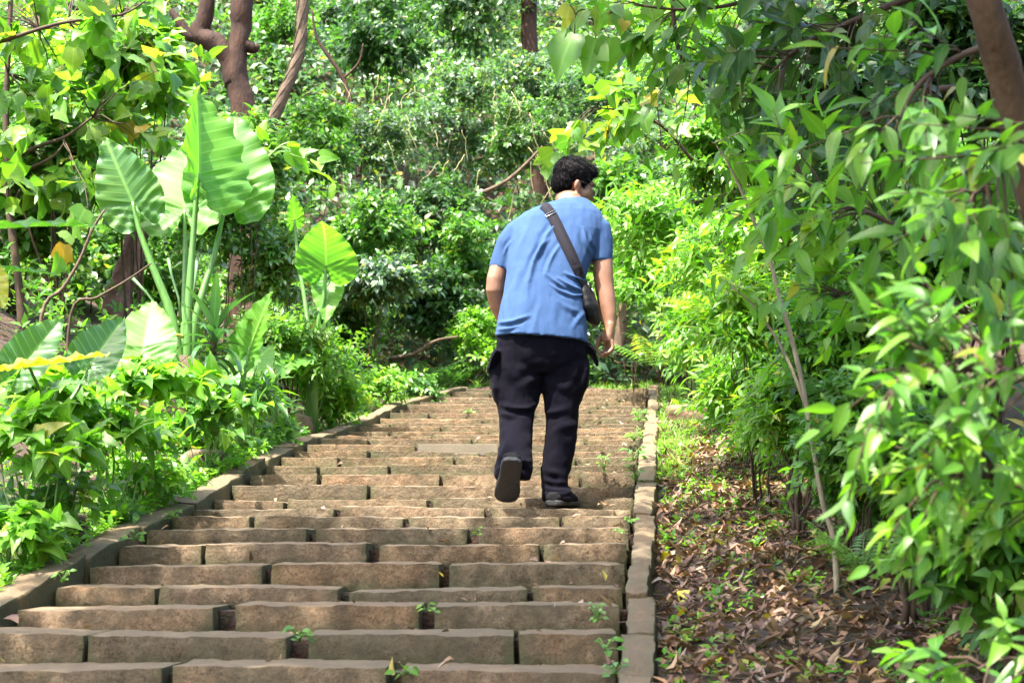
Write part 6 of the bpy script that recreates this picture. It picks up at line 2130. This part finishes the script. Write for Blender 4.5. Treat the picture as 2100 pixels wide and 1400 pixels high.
bag = empty('shoulder_bag', B(1208, 620, .12), label='black crossbody bag hanging at the man\'s right hip on a wide dark strap', category='bag')
cent = [(1112, 422), (1121, 427), (1131, 440), (1140, 458), (1150, 480), (1161, 503), (1172, 526), (1182, 549), (1190, 568), (1197, 584), (1202, 598)]
wid = [8, 9.5, 10.5, 11, 11.5, 11.5, 11, 10, 8.5, 6.5, 5]
stn = []
for i, (x, y) in enumerate(cent):
    a = cent[max(i - 1, 0)]; b = cent[min(i + 1, len(cent) - 1)]
    tx, ty = b[0] - a[0], b[1] - a[1]
    q = math.hypot(tx, ty); nx, ny = ty / q, -tx / q
    stn.append((on_back(x - nx * wid[i], y - ny * wid[i]), on_back(x + nx * wid[i], y + ny * wid[i])))
fr = [(1108, 436), (1120, 470), (1140, 510), (1165, 550), (1188, 585), (1202, 610)]
fst = [(on_front(x - 9, y + 3), on_front(x + 9, y - 3)) for x, y in fr]
top_a = (stn[0][0] + fst[0][0]) / 2 + Vector((0, 0, .028)); top_b = (stn[0][1] + fst[0][1]) / 2 + Vector((0, 0, .035))
full = list(reversed(stn)) + [(top_a, top_b)] + fst
vs, fs = [], []
for i, (a, b) in enumerate(full):
    a2, b2 = full[min(i + 1, len(full) - 1)][0], full[max(i - 1, 0)][0]
    t = (a2 - b2)
    n = (b - a).cross(t).normalized()
    if n.dot((a + b) / 2 - B(1130, 520, .18)) < 0: n = -n
    vs += [a, b, b + n * .003, a + n * .003]
for i in range(len(full) - 1):
    for j in range(4):
        fs.append((i * 4 + j, i * 4 + (j + 1) % 4, (i + 1) * 4 + (j + 1) % 4, (i + 1) * 4 + j))
mb = MB(); mb.add(vs, fs)
me = mb.mesh('strap', M_STRAP)
bm = bmesh.new(); bm.from_mesh(me); bmesh.ops.recalc_face_normals(bm, faces=bm.faces); bm.to_mesh(me); bm.free()
link('strap', me, bag)
mb = MB()
A_, B_ = on_back(1119, 443, .009), on_back(1140, 433, .009)
C_, D_ = on_back(1141, 437, .009), on_back(1121, 447, .009)
mb.tube([A_, B_, C_, D_, A_], .0028, 6)
mb.build('buckle', M_METAL, bag)
mb = MB()
ax3 = (Vector((.94, -.2, .26)).normalized(), Vector((.2, .97, 0)).normalized())
ax3 = (ax3[0], (ax3[1] - ax3[0] * ax3[0].dot(ax3[1])).normalized())
ax3 = ax3 + (ax3[0].cross(ax3[1]),)
bc = B(1208, 621, .13)
for dz, w, dp in ((.06, .020, .08), (.03, .032, .11), (0, .037, .115), (-.03, .038, .115), (-.055, .034, .10)):
    mb.ellipsoid(bc + ax3[2] * dz, (w * 1.15, dp, .068), ax3)
pouch_me = remeshed(mb, 'pouch', M_BAG, 0.006, 5)
co = vco(pouch_me); no = vno(pouch_me)
set_co(pouch_me, co + no * (0.005 * vnoise(co, 22, 31))[:, None])
link('pouch', pouch_me, bag)
mb = MB()
mb.tube([bc + ax3[2] * .075 + ax3[0] * .030 - ax3[1] * .07, bc + ax3[2] * .085 + ax3[0] * .028, bc + ax3[2] * .07 + ax3[0] * .03 + ax3[1] * .07], .004, 6)
mb.tube([bc + ax3[2] * .05 + ax3[0] * .042 - ax3[1] * .075, bc + ax3[2] * .025 + ax3[0] * .046 - ax3[1] * .078], .0035, 6)
mb.build('zip', M_METAL, bag)
